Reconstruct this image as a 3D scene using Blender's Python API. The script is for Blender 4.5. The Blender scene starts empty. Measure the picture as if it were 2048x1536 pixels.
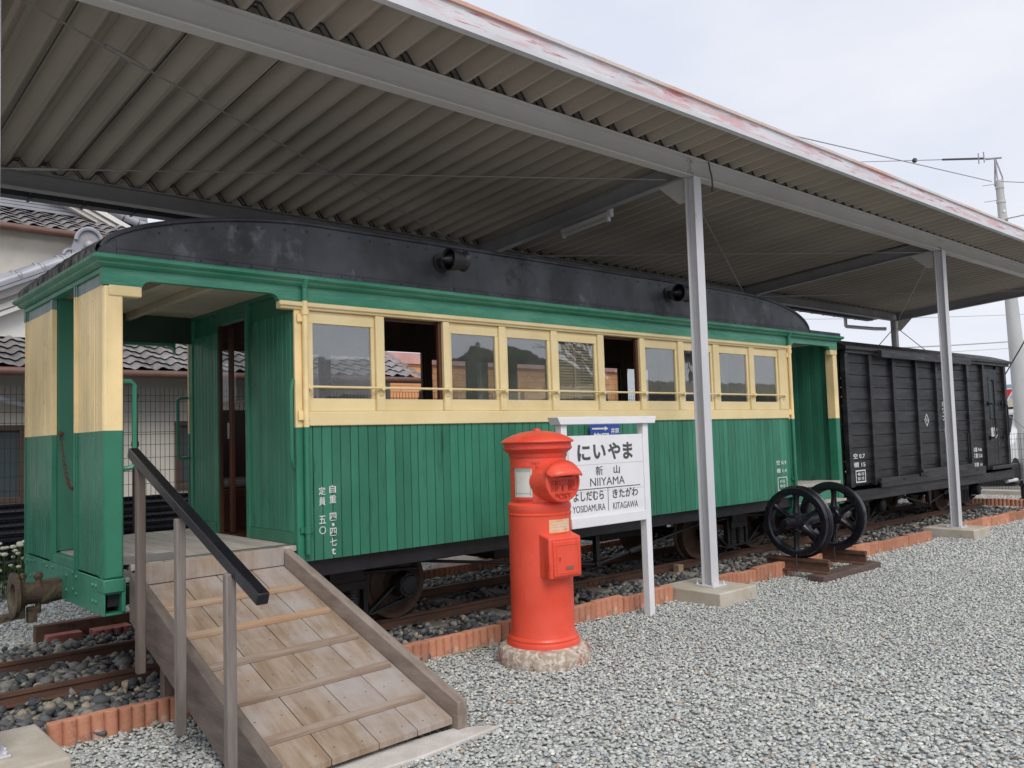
import bpy, bmesh, math, random
import numpy as np
from mathutils import Vector, Matrix
SC = bpy.context.scene
COL = SC.collection
random.seed(7)
RNG = np.random.default_rng(11)

# ------------------------------------------------------------------ camera
F_PX, YAW, PITCH, ROLL, CAM_H = 1701.0, 0.729654, 0.061940, -0.030873, 1.45
cam_d = bpy.data.cameras.new('camera')
cam = bpy.data.objects.new('camera', cam_d); COL.objects.link(cam)
cam_d.sensor_width = 36.0; cam_d.lens = 36.0 * F_PX / 2048.0
cam_d.clip_start = 0.05; cam_d.clip_end = 5000
_f = Vector((math.sin(YAW)*math.cos(PITCH), math.cos(YAW)*math.cos(PITCH), math.sin(PITCH)))
_r0 = Vector((math.cos(YAW), -math.sin(YAW), 0)); _u0 = _r0.cross(_f)
_r = _r0*math.cos(ROLL) + _u0*math.sin(ROLL); _u = -_r0*math.sin(ROLL) + _u0*math.cos(ROLL)
cam.matrix_world = Matrix(((_r.x, _u.x, -_f.x, 0), (_r.y, _u.y, -_f.y, 0), (_r.z, _u.z, -_f.z, CAM_H), (0, 0, 0, 1)))
SC.camera = cam

# ------------------------------------------------------------------ sky, sun, exposure
SUN_EL, SUN_AZ = math.radians(47), math.radians(200)      # azimuth clockwise from +Y
world = bpy.data.worlds.new('World'); SC.world = world; world.use_nodes = True
wn, wl = world.node_tree.nodes, world.node_tree.links
for n in list(wn): wn.remove(n)
w_out = wn.new('ShaderNodeOutputWorld'); w_bg = wn.new('ShaderNodeBackground')
w_sky = wn.new('ShaderNodeTexSky'); w_sky.sky_type = 'NISHITA'; w_sky.sun_disc = False
w_sky.sun_elevation = SUN_EL; w_sky.sun_rotation = SUN_AZ
w_tc = wn.new('ShaderNodeTexCoord'); w_map = wn.new('ShaderNodeMapping'); w_map.inputs['Scale'].default_value = (1.0, 1.0, 2.6)
w_no = wn.new('ShaderNodeTexNoise'); w_no.inputs['Scale'].default_value = 2.3; w_no.inputs['Detail'].default_value = 7; w_no.inputs['Roughness'].default_value = 0.55
w_cr = wn.new('ShaderNodeValToRGB')
w_cr.color_ramp.elements[0].position = 0.36; w_cr.color_ramp.elements[0].color = (6.0, 6.3, 7.2, 1)
w_cr.color_ramp.elements[1].position = 0.66; w_cr.color_ramp.elements[1].color = (7.2, 7.25, 7.65, 1)
w_mx = wn.new('ShaderNodeMix'); w_mx.data_type = 'RGBA'; w_mx.inputs['Factor'].default_value = 0.93
wl.new(w_tc.outputs['Generated'], w_map.inputs['Vector']); wl.new(w_map.outputs['Vector'], w_no.inputs['Vector'])
wl.new(w_no.outputs['Fac'], w_cr.inputs['Fac']); wl.new(w_sky.outputs['Color'], w_mx.inputs[6]); wl.new(w_cr.outputs['Color'], w_mx.inputs[7])
wl.new(w_mx.outputs[2], w_bg.inputs['Color']); w_bg.inputs['Strength'].default_value = 0.098
wl.new(w_bg.outputs['Background'], w_out.inputs['Surface'])
sun_d = bpy.data.lights.new('sun', 'SUN'); sun_d.energy = 1.5; sun_d.angle = math.radians(32); sun_d.color = (1.0, 0.965, 0.91)
sun = bpy.data.objects.new('sun', sun_d); COL.objects.link(sun)
_sd = Vector((math.sin(SUN_AZ)*math.cos(SUN_EL), math.cos(SUN_AZ)*math.cos(SUN_EL), math.sin(SUN_EL)))
sun.rotation_euler = _sd.to_track_quat('Z', 'Y').to_euler(); sun.location = _sd*50
SC.view_settings.view_transform = 'Standard'; SC.view_settings.look = 'None'; SC.view_settings.gamma = 1.0
SC.view_settings.exposure = 0.42
try: SC.cycles.max_bounces = 10; SC.cycles.transparent_max_bounces = 24
except Exception: pass

# ------------------------------------------------------------------ materials
def mat(name, col, rough=.6, metal=0., col2=None, nscale=4., nstretch=(1, 1, 1), ramp=(.35, .65), detail=6., rnd=0., bump=0., bscale=60.,
        bstretch=(1, 1, 1), spots=None, spots2=None, spec=.5, zbands=None, rvar=0., objrnd=0.):
    m = bpy.data.materials.new(name); m.use_nodes = True
    N, L = m.node_tree.nodes, m.node_tree.links
    b = N['Principled BSDF']; b.inputs['Metallic'].default_value = metal; b.inputs['Roughness'].default_value = rough
    b.inputs['Specular IOR Level'].default_value = spec
    tc = N.new('ShaderNodeTexCoord')
    def vec(stretch):
        if tuple(stretch) == (1, 1, 1): return tc.outputs['Object']
        mp = N.new('ShaderNodeMapping'); mp.inputs['Scale'].default_value = stretch
        L.new(tc.outputs['Object'], mp.inputs['Vector']); return mp.outputs['Vector']
    def noise(scale, stretch, det=6., ro=.6):
        n = N.new('ShaderNodeTexNoise'); n.inputs['Scale'].default_value = scale; n.inputs['Detail'].default_value = det; n.inputs['Roughness'].default_value = ro
        L.new(vec(stretch), n.inputs['Vector']); return n.outputs['Fac']
    def mapr(sock, a, c, lo=0., hi=1.):
        r = N.new('ShaderNodeMapRange'); r.inputs['From Min'].default_value = a; r.inputs['From Max'].default_value = c
        r.inputs['To Min'].default_value = lo; r.inputs['To Max'].default_value = hi
        L.new(sock, r.inputs['Value']); return r.outputs['Result']
    def mix(fac, a, c, mode='MIX'):
        x = N.new('ShaderNodeMix'); x.data_type = 'RGBA'; x.blend_type = mode
        for s, v in ((x.inputs['Factor'], fac), (x.inputs[6], a), (x.inputs[7], c)):
            if hasattr(v, 'is_output'): L.new(v, s)
            elif isinstance(v, (int, float)): s.default_value = v
            else: s.default_value = (*v[:3], 1)
        return x.outputs[2]
    def math_(op, a, c=None):
        x = N.new('ShaderNodeMath'); x.operation = op
        for s, v in zip(x.inputs, (a, c)):
            if v is None: continue
            if hasattr(v, 'is_output'): L.new(v, s)
            else: s.default_value = v
        return x.outputs[0]
    c = col
    if zbands:                                  # painted livery bands, by height on the vehicle
        sp = N.new('ShaderNodeSeparateXYZ'); L.new(tc.outputs['Object'], sp.inputs[0])
        for z, cc in zbands: c = mix(math_('GREATER_THAN', sp.outputs['Z'], z), c, cc)
    if col2 is not None:
        f = mapr(noise(nscale, nstretch, detail), *ramp)
        if zbands: c = mix(f, c, mix(1.0, c, col2, 'MULTIPLY'))
        else: c = mix(f, c, col2)
    for s in (spots, spots2):
        if s:
            sc, sscale, thr, width, st = (list(s) + [(1, 1, 1)])[:5]
            c = mix(mapr(noise(sscale, st, 8., .65), thr, thr + width), c, sc)
    if rnd:
        a = N.new('ShaderNodeAttribute'); a.attribute_name = 'rnd'
        v = math_('ADD', math_('MULTIPLY', math_('SUBTRACT', a.outputs['Fac'], .5), rnd*2), 1.)
        cb = N.new('ShaderNodeCombineXYZ')
        for i in range(3): L.new(v, cb.inputs[i])
        c = mix(1., c, cb.outputs[0], 'MULTIPLY')
    if objrnd:
        oi = N.new('ShaderNodeObjectInfo'); cb2 = N.new('ShaderNodeCombineXYZ')
        for i in range(3): L.new(mapr(oi.outputs['Random'], 0., 1., 1-objrnd, 1+objrnd), cb2.inputs[i])
        c = mix(1., c, cb2.outputs[0], 'MULTIPLY')
    if hasattr(c, 'is_output'): L.new(c, b.inputs['Base Color'])
    else: b.inputs['Base Color'].default_value = (*c, 1)
    if rvar:
        L.new(mapr(noise(nscale*2.3, nstretch), .3, .7, max(.03, rough-rvar), min(1, rough+rvar)), b.inputs['Roughness'])
    if bump:
        bp = N.new('ShaderNodeBump'); bp.inputs['Strength'].default_value = bump; bp.inputs['Distance'].default_value = .01
        L.new(noise(bscale, bstretch, 5.), bp.inputs['Height']); L.new(bp.outputs['Normal'], b.inputs['Normal'])
    return m

def ramp_mat(name, stops, rough=.8, bump=0., bscale=80., mul=None):
    """colour picked per piece by its own random number"""
    m = mat(name, (.5, .5, .5), rough, bump=bump, bscale=bscale)
    N, L = m.node_tree.nodes, m.node_tree.links; b = N['Principled BSDF']
    a = N.new('ShaderNodeAttribute'); a.attribute_name = 'rnd'
    cr = N.new('ShaderNodeValToRGB'); e = cr.color_ramp.elements
    while len(e) < len(stops): e.new(.5)
    for i, (p_, c_) in enumerate(stops): e[i].position = p_; e[i].color = (*c_, 1)
    L.new(a.outputs['Fac'], cr.inputs['Fac'])
    no = N.new('ShaderNodeTexNoise'); no.inputs['Scale'].default_value = 90; no.inputs['Detail'].default_value = 4
    tc = N.new('ShaderNodeTexCoord'); L.new(tc.outputs['Object'], no.inputs['Vector'])
    mr = N.new('ShaderNodeMapRange'); mr.inputs['From Min'].default_value = .3; mr.inputs['From Max'].default_value = .7
    mr.inputs['To Min'].default_value = .78; mr.inputs['To Max'].default_value = 1.2; L.new(no.outputs['Fac'], mr.inputs['Value'])
    mx = N.new('ShaderNodeMix'); mx.data_type = 'RGBA'; mx.blend_type = 'MULTIPLY'; mx.inputs['Factor'].default_value = 1
    cb = N.new('ShaderNodeCombineXYZ')
    for i in range(3): L.new(mr.outputs['Result'], cb.inputs[i])
    L.new(cr.outputs['Color'], mx.inputs[6]); L.new(cb.outputs[0], mx.inputs[7]); L.new(mx.outputs[2], b.inputs['Base Color'])
    return m

def glass_mat(name, tint=(.92, .95, .95), haze=0.02):
    m = bpy.data.materials.new(name); m.use_nodes = True
    N, L = m.node_tree.nodes, m.node_tree.links
    for n in list(N): N.remove(n)
    o = N.new('ShaderNodeOutputMaterial'); t = N.new('ShaderNodeBsdfTransparent'); t.inputs['Color'].default_value = (*tint, 1)
    g = N.new('ShaderNodeBsdfGlossy'); g.inputs['Roughness'].default_value = haze
    fr = N.new('ShaderNodeFresnel'); gm = N.new('ShaderNodeNewGeometry'); mr = N.new('ShaderNodeMapRange'); mr.inputs['To Min'].default_value = 2.6; mr.inputs['To Max'].default_value = 1/2.6
    L.new(gm.outputs['Backfacing'], mr.inputs['Value']); L.new(mr.outputs['Result'], fr.inputs['IOR'])
    tc = N.new('ShaderNodeTexCoord'); no = N.new('ShaderNodeTexNoise'); no.inputs['Scale'].default_value = 5; L.new(tc.outputs['Object'], no.inputs['Vector'])
    bp = N.new('ShaderNodeBump'); bp.inputs['Strength'].default_value = .03; bp.inputs['Distance'].default_value = .02
    L.new(no.outputs['Fac'], bp.inputs['Height']); L.new(bp.outputs['Normal'], g.inputs['Normal'])
    mx = N.new('ShaderNodeMixShader'); L.new(fr.outputs['Fac'], mx.inputs['Fac']); L.new(t.outputs[0], mx.inputs[1]); L.new(g.outputs[0], mx.inputs[2])
    df = N.new('ShaderNodeBsdfDiffuse'); df.inputs['Color'].default_value = (.7, .7, .68, 1); m2 = N.new('ShaderNodeMixShader')
    n2 = N.new('ShaderNodeTexNoise'); n2.inputs['Scale'].default_value = 3; n2.inputs['Detail'].default_value = 8; L.new(tc.outputs['Object'], n2.inputs['Vector'])
    r2 = N.new('ShaderNodeMapRange'); r2.inputs['From Min'].default_value = .35; r2.inputs['From Max'].default_value = .75; r2.inputs['To Min'].default_value = .008; r2.inputs['To Max'].default_value = .05; L.new(n2.outputs['Fac'], r2.inputs['Value'])
    L.new(r2.outputs['Result'], m2.inputs['Fac']); L.new(mx.outputs[0], m2.inputs[1]); L.new(df.outputs[0], m2.inputs[2]); L.new(m2.outputs[0], o.inputs['Surface']); return m

GREEN, YEL, GREYGREEN = (.026, .162, .098), (.77, .61, .315), (.15, .22, .22)
MT = dict(
    green=mat('green_paint', GREEN, .38, col2=(.046, .225, .142), nscale=2.2, nstretch=(1, 1, .5), rnd=.17, bump=.16, bscale=55, bstretch=(1, 1, .35), rvar=.1,
              spots=((.085, .25, .18), 9, .62, .10, (2.2, 1, .35)), spots2=((.014, .085, .055), 5, .60, .12, (3, 1, .3))),
    frieze=mat('brushed_green_paint', (.028, .20, .12), .36, col2=(.10, .32, .215), nscale=5, nstretch=(.5, 1, 2.4), ramp=(.38, .75), bump=.55, bscale=22, bstretch=(.35, 1, 2), rvar=.1),
    yellow=mat('cream_yellow_paint', YEL, .42, col2=(.83, .68, .385), nscale=4, rnd=.05, bump=.12, bscale=45, rvar=.08, spots=((.42, .28, .11), 26, .74, .04)),
    livery=mat('two_tone_livery_paint', GREEN, .33, col2=(1.35, 1.3, 1.3), nscale=3, nstretch=(1, 1, .6), rnd=.06, bump=.14, bscale=50,
               zbands=[(1.553, YEL), (2.375, GREYGREEN)], rvar=.1, spots=((.2, .25, .16), 30, .80, .04)),
    darkwood=mat('dark_brown_wood', (.035, .014, .008), .4, col2=(.075, .03, .016), nscale=6, nstretch=(1, 1, .15), rnd=.25, bump=.15),
    redwood=mat('red_brown_varnished_wood', (.10, .034, .016), .38, col2=(.055, .019, .011), nscale=7, nstretch=(1, 1, .15), bump=.15),
    cream=mat('cream_ceiling_boards', (.55, .50, .40), .6, col2=(.45, .40, .30), nscale=3, rnd=.08),
    livery2=mat('two_tone_pipe_paint', GREEN, .33, col2=(1.35, 1.3, 1.3), nscale=3, zbands=[(1.553, YEL), (2.375, (.035, .20, .125))], rvar=.1),
    roofblack=mat('black_roof_sheet', (.020, .021, .026), .50, col2=(.052, .054, .066), nscale=1.7, nstretch=(1, 1, .7), ramp=(.40, .60), bump=.2, bscale=12,
                  spots=((.10, .10, .12), 5, .60, .10, (1, 1, .7)), spots2=((.010, .010, .012), 2.6, .54, .1), rvar=.12),
    tar=mat('rough_tarred_canvas', (.05, .049, .047), .85, col2=(.30, .295, .285), nscale=16, nstretch=(1, 2.2, .45), ramp=(.40, .72), bump=1.0, bscale=24, bstretch=(1, 2, .5)),
    rafter=mat('dark_grey_steel', (.26, .262, .27), .5, col2=(.32, .32, .325), nscale=2.5, spots=((.2, .17, .13), 9, .68, .08)),
    black=mat('black_painted_iron', (.006, .006, .008), .5, col2=(.015, .015, .018), nscale=6, bump=.15, bscale=40, rvar=.12),
    blackgloss=mat('glossy_black_iron', (.005, .005, .009), .27, col2=(.010, .010, .016), nscale=7, bump=.16, bscale=26, rvar=.12, spots=((.05, .045, .042), 12, .70, .08)),
    wagon=mat('black_painted_boards', (.013, .013, .015), .45, col2=(.040, .040, .044), nscale=5, nstretch=(.35, 1, 2.2), ramp=(.4, .7), rnd=.3, bump=.4, bscale=30, bstretch=(.2, 1, 2),
              spots=((.10, .10, .105), 13, .63, .10, (.25, 1, 2.4)), rvar=.1),
    springs=mat('greyed_spring_steel', (.035, .035, .038), .4, col2=(.06, .06, .062), nscale=9),
    rust=mat('rusty_rail_steel', (.085, .045, .030), .75, col2=(.15, .075, .048), nscale=9, nstretch=(.3, 1, 1), bump=.35, bscale=70, spots=((.05, .03, .022), 6, .6, .1)),
    rusthead=mat('worn_rail_steel', (.10, .06, .045), .55, col2=(.17, .10, .07), nscale=9, nstretch=(.2, 1, 1), bump=.2),
    wheelrust=mat('brown_wheel_tread', (.055, .030, .020), .6, col2=(.10, .058, .038), nscale=10, bump=.2),
    coupler=mat('rusted_mossy_casting', (.075, .048, .034), .8, col2=(.13, .12, .07), nscale=11, ramp=(.45, .65), bump=.8, bscale=45, spots=((.04, .022, .016), 14, .6, .06)),
    ramp=mat('weathered_ramp_boards', (.235, .160, .102), .72, col2=(.335, .262, .20), nscale=3.2, nstretch=(7, 1.0, 1), ramp=(.35, .62), rnd=.10, bump=.3, bscale=16, bstretch=(9, .5, 1),
             spots=((.22, .135, .08), 2.6, .60, .12, (9, .55, 1)), spots2=((.36, .33, .32), 1.6, .46, .20)),
    postwood=mat('grey_post_timber', (.135, .112, .098), .75, col2=(.22, .19, .17), nscale=4, nstretch=(5, 5, .6), bump=.3, bscale=25, bstretch=(4, 4, .4)),
    rampskirt=mat('dark_brown_stringer_timber', (.105, .080, .067), .75, col2=(.17, .135, .115), nscale=4, nstretch=(5, .8, 3.5), bump=.3, bscale=22, bstretch=(5, .5, 4)),
    greycleat=mat('greyed_cleat_wood', (.24, .165, .115), .75, col2=(.33, .26, .21), nscale=5, nstretch=(.6, 4, 4), bump=.25, bscale=20, rnd=.08),
    shade=mat('shaded_green_paint', (.014, .035, .026), .45, col2=(.02, .05, .036), nscale=5),  # coach green darkened: the shade under the platform ceiling is in the colour
    rampside=mat('grey_brown_timber', (.20, .155, .125), .75, col2=(.30, .25, .215), nscale=4, nstretch=(5, .8, 3), rnd=.08, bump=.3, bscale=22, bstretch=(5, .5, 3)),
    rampdark=mat('dark_weathered_timber', (.10, .075, .062), .7, col2=(.165, .13, .11), nscale=4, nstretch=(5, 5, .6), rnd=.08, bump=.3, bscale=25, bstretch=(4, 4, .4)),
    cleat=mat('orange_brown_cleat_wood', (.38, .22, .12), .7, col2=(.40, .31, .23), nscale=5, nstretch=(.6, 4, 4), bump=.25, bscale=20, rnd=.08),
    floor=mat('grey_floor_boards', (.34, .30, .26), .75, col2=(.43, .40, .36), nscale=4, nstretch=(6, .7, 1), rnd=.13, bump=.25, bscale=22, bstretch=(8, .5, 1)),
    galv=mat('pale_grey_painted_steel', (.55, .55, .575), .45, col2=(.64, .64, .665), nscale=2, nstretch=(1, 1, .4), rvar=.08, spots=((.40, .37, .34), 12, .64, .08, (1, 1, .4)), spots2=((.33, .22, .13), 21, .73, .04)),
    galvdark=mat('grey_painted_steel', (.53, .515, .50), .5, col2=(.59, .575, .555), nscale=2.5, nstretch=(.5, 1, 1), spots=((.36, .26, .15), 11, .70, .06, (.5, 1, 1))),
    roofsheet=mat('beige_folded_roof_sheet', (.350, .298, .250), .55, col2=(.390, .342, .285), nscale=1.5, nstretch=(2, .3, 1), rnd=.05, spots=((.33, .31, .235), 3, .58, .12)),
    frame=mat('blue_black_steel_strip', (.05, .055, .07), .5),
    concrete=mat('worn_concrete', (.44, .385, .305), .85, col2=(.54, .49, .42), nscale=5, bump=.35, bscale=60, spots=((.22, .20, .15), 4.5, .60, .12), spots2=((.5, .48, .44), 9, .62, .1)),
    mortar=mat('pale_mortar', (.50, .46, .42), .9, col2=(.62, .58, .54), nscale=8, bump=.5, bscale=90),
    terracotta=mat('terracotta', (.46, .185, .105), .85, col2=(.56, .27, .175), nscale=7, rnd=.1, objrnd=.22, bump=.45, bscale=60, spots=((.28, .13, .085), 8, .56, .14), spots2=((.58, .42, .34), 7, .60, .12)),
    redbrick=mat('dusty_red_brick', (.30, .085, .065), .85, col2=(.40, .16, .13), nscale=9, rnd=.1, bump=.3, bscale=80),
    sleeper=mat('weathered_sleeper', (.16, .135, .11), .85, col2=(.28, .255, .225), nscale=5, nstretch=(6, .6, 1), bump=.6, bscale=22, bstretch=(7, .5, 1), rnd=.15),
    timber=mat('dark_creosoted_timber', (.070, .045, .038), .8, col2=(.12, .082, .07), nscale=5, nstretch=(.6, 5, 3), bump=.5, bscale=22, bstretch=(.5, 6, 4), rnd=.1),
    postred=mat('red_postbox_paint', (.74, .072, .036), .36, col2=(.82, .10, .055), nscale=3, bump=.10, bscale=28, rvar=.14, spots=((.56, .050, .028), 5, .58, .14, (1.6, 1.6, .35)), spots2=((.30, .08, .05), 30, .725, .03)),
    chipped=mat('chipped_red_paint', (.62, .055, .030), .5, col2=(.70, .08, .045), nscale=5, bump=.3, bscale=40, spots=((.20, .13, .09), 16, .60, .04), spots2=((.36, .30, .24), 24, .68, .03)),
    postbase=mat('pitted_stone_base', (.40, .31, .24), .9, col2=(.66, .58, .50), nscale=26, ramp=(.44, .60), bump=1., bscale=48, spots=((.36, .10, .065), 6, .55, .08), spots2=((.15, .11, .09), 34, .60, .06)),
    white=mat('white_sign_paint', (.80, .80, .82), .45, col2=(.74, .74, .77), nscale=3, bump=.08, bscale=40),
    lettering=mat('dark_sign_lettering', (.055, .058, .055), .6, col2=(.09, .093, .09), nscale=30),
    whitelet=mat('white_lettering_paint', (.72, .74, .72), .7, col2=(.60, .63, .61), nscale=40),
    blue=mat('blue_enamel_plate', (.035, .07, .33), .3, col2=(.05, .09, .38), nscale=5),
    notice=mat('faded_paper_notice', (.70, .69, .64), .5, col2=(.62, .60, .54), nscale=6, spots=((.50, .36, .12), 5, .62, .12, (4, 4, .5))),
    reliefred=mat('shaded_relief_red', (.50, .045, .028), .45, col2=(.58, .06, .035), nscale=9),  # box red made darker, standing in for relief shade on the raised letters
    railgloss=mat('black_plastic_rail', (.006, .006, .009), .22, col2=(.010, .010, .014), nscale=4, rvar=.06),
    drygrass=mat('dry_straw_grass', (.42, .34, .16), .8, col2=(.52, .44, .24), nscale=30, rnd=.25),
    sticker=mat('peeling_sticker', (.68, .40, .20), .6, col2=(.76, .54, .32), nscale=9, spots=((.62, .16, .08), 16, .6, .05), spots2=((.78, .70, .56), 20, .62, .06)),
    brass=mat('dull_metal', (.30, .28, .24), .4, metal=.8),
    louver=mat('cream_brown_louvres', (.42, .31, .19), .55, col2=(.48, .37, .24), nscale=6, rnd=.1),
    vinyl=mat('grey_vinyl_seat', (.13, .125, .125), .25, col2=(.2, .195, .19), nscale=5, bump=.6, bscale=14),
    tile=mat('smoked_silver_roof_tile', (.165, .152, .152), .28, col2=(.26, .245, .245), nscale=2.0, rnd=.22, rvar=.12, spots=((.05, .05, .055), 5, .62, .1)),
    ridge=mat('glazed_ridge_tile', (.26, .265, .30), .3, col2=(.36, .365, .40), nscale=4, rnd=.12),
    stucco=mat('beige_stucco_wall', (.58, .54, .475), .9, col2=(.64, .60, .54), nscale=2.2, bump=.25, bscale=90, spots=((.48, .44, .38), 1.1, .55, .2, (1, 1, .4))),
    plaster=mat('white_plaster_wall', (.78, .77, .74), .9, col2=(.72, .71, .67), nscale=1.4),
    board=mat('white_barge_board', (.78, .76, .71), .6, col2=(.72, .70, .65), nscale=3),
    gutter=mat('copper_brown_gutter', (.115, .058, .042), .4, col2=(.16, .085, .062), nscale=4),
    winframe=mat('dark_brown_window_frame', (.075, .05, .035), .5),
    curtain=mat('white_curtain', (.62, .65, .66), .8, col2=(.48, .52, .54), nscale=10, nstretch=(6, 1, .2)),
    screen=mat('black_corrugated_sheet', (.013, .014, .020), .35, col2=(.028, .03, .04), nscale=3),
    wire=mat('black_fence_wire', (.016, .014, .013), .5),
    fencebrown=mat('dark_brown_fence_post', (.035, .025, .022), .4),
    facade=mat('orange_brick_facade', (.62, .25, .10), .8, col2=(.70, .33, .15), nscale=1.2),
    pinkband=mat('pink_coping', (.55, .28, .25), .7, col2=(.62, .36, .33), nscale=3),
    pole=mat('concrete_pole', (.45, .46, .45), .8, col2=(.54, .55, .54), nscale=3, nstretch=(1, 1, .3), bump=.2, bscale=50),
    cable=mat('grey_cable', (.34, .34, .36), .6), darkcable=mat('dark_cable', (.06, .06, .065), .6), galvwire=mat('galvanised_rod', (.30, .28, .26), .4, metal=.3),
    tube=mat('lamp_tube_white', (.55, .55, .52), .4), rubber=mat('black_rubber', (.02, .02, .02), .8),
    hill=mat('wooded_hill', (.030, .045, .026), .95, col2=(.055, .072, .038), nscale=.05, bump=1., bscale=.3),
    farhill=mat('haze_tinted_hill', (.12, .19, .27), 1., col2=(.16, .23, .31), nscale=.01),
    carwhite=mat('white_car_paint', (.72, .73, .74), .2, col2=(.68, .69, .70), nscale=2), carglass=mat('dark_car_glass', (.02, .025, .03), .06),
    signred=mat('red_sign_face', (.62, .03, .025), .4), darkwall=mat('dark_shed_wall', (.075, .07, .066), .7, col2=(.105, .098, .092), nscale=2),
    creamband=mat('cream_fascia', (.66, .60, .45), .6), road=mat('grey_asphalt', (.16, .155, .15), .9, col2=(.21, .20, .195), nscale=6, bump=.3, bscale=120),
    leaf=mat('green_leaf', (.05, .115, .03), .6, col2=(.10, .17, .05), nscale=20, rnd=.3), petal=mat('cream_petal', (.80, .78, .60), .6, rnd=.1),
    glass=glass_mat('window_glass'), housewin=mat('house_window_glass', (.06, .075, .085), .08),
)
# fascia: white sheet whose red paint has faded away in patches
MT['fascia'] = mat('faded_red_fascia', (.60, .60, .64), .5, col2=(.72, .71, .73), nscale=3, nstretch=(.6, 1, 1),
                   spots=((.62, .42, .44), 2.6, .47, .10, (.55, 1, 5)), spots2=((.50, .19, .21), 4.2, .565, .06, (.5, 1, 6)))
MT['coping'] = mat('faded_orange_coping', (.62, .58, .56), .5, col2=(.60, .36, .27), nscale=1.6, nstretch=(.6, 1, 1), ramp=(.42, .6))
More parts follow.
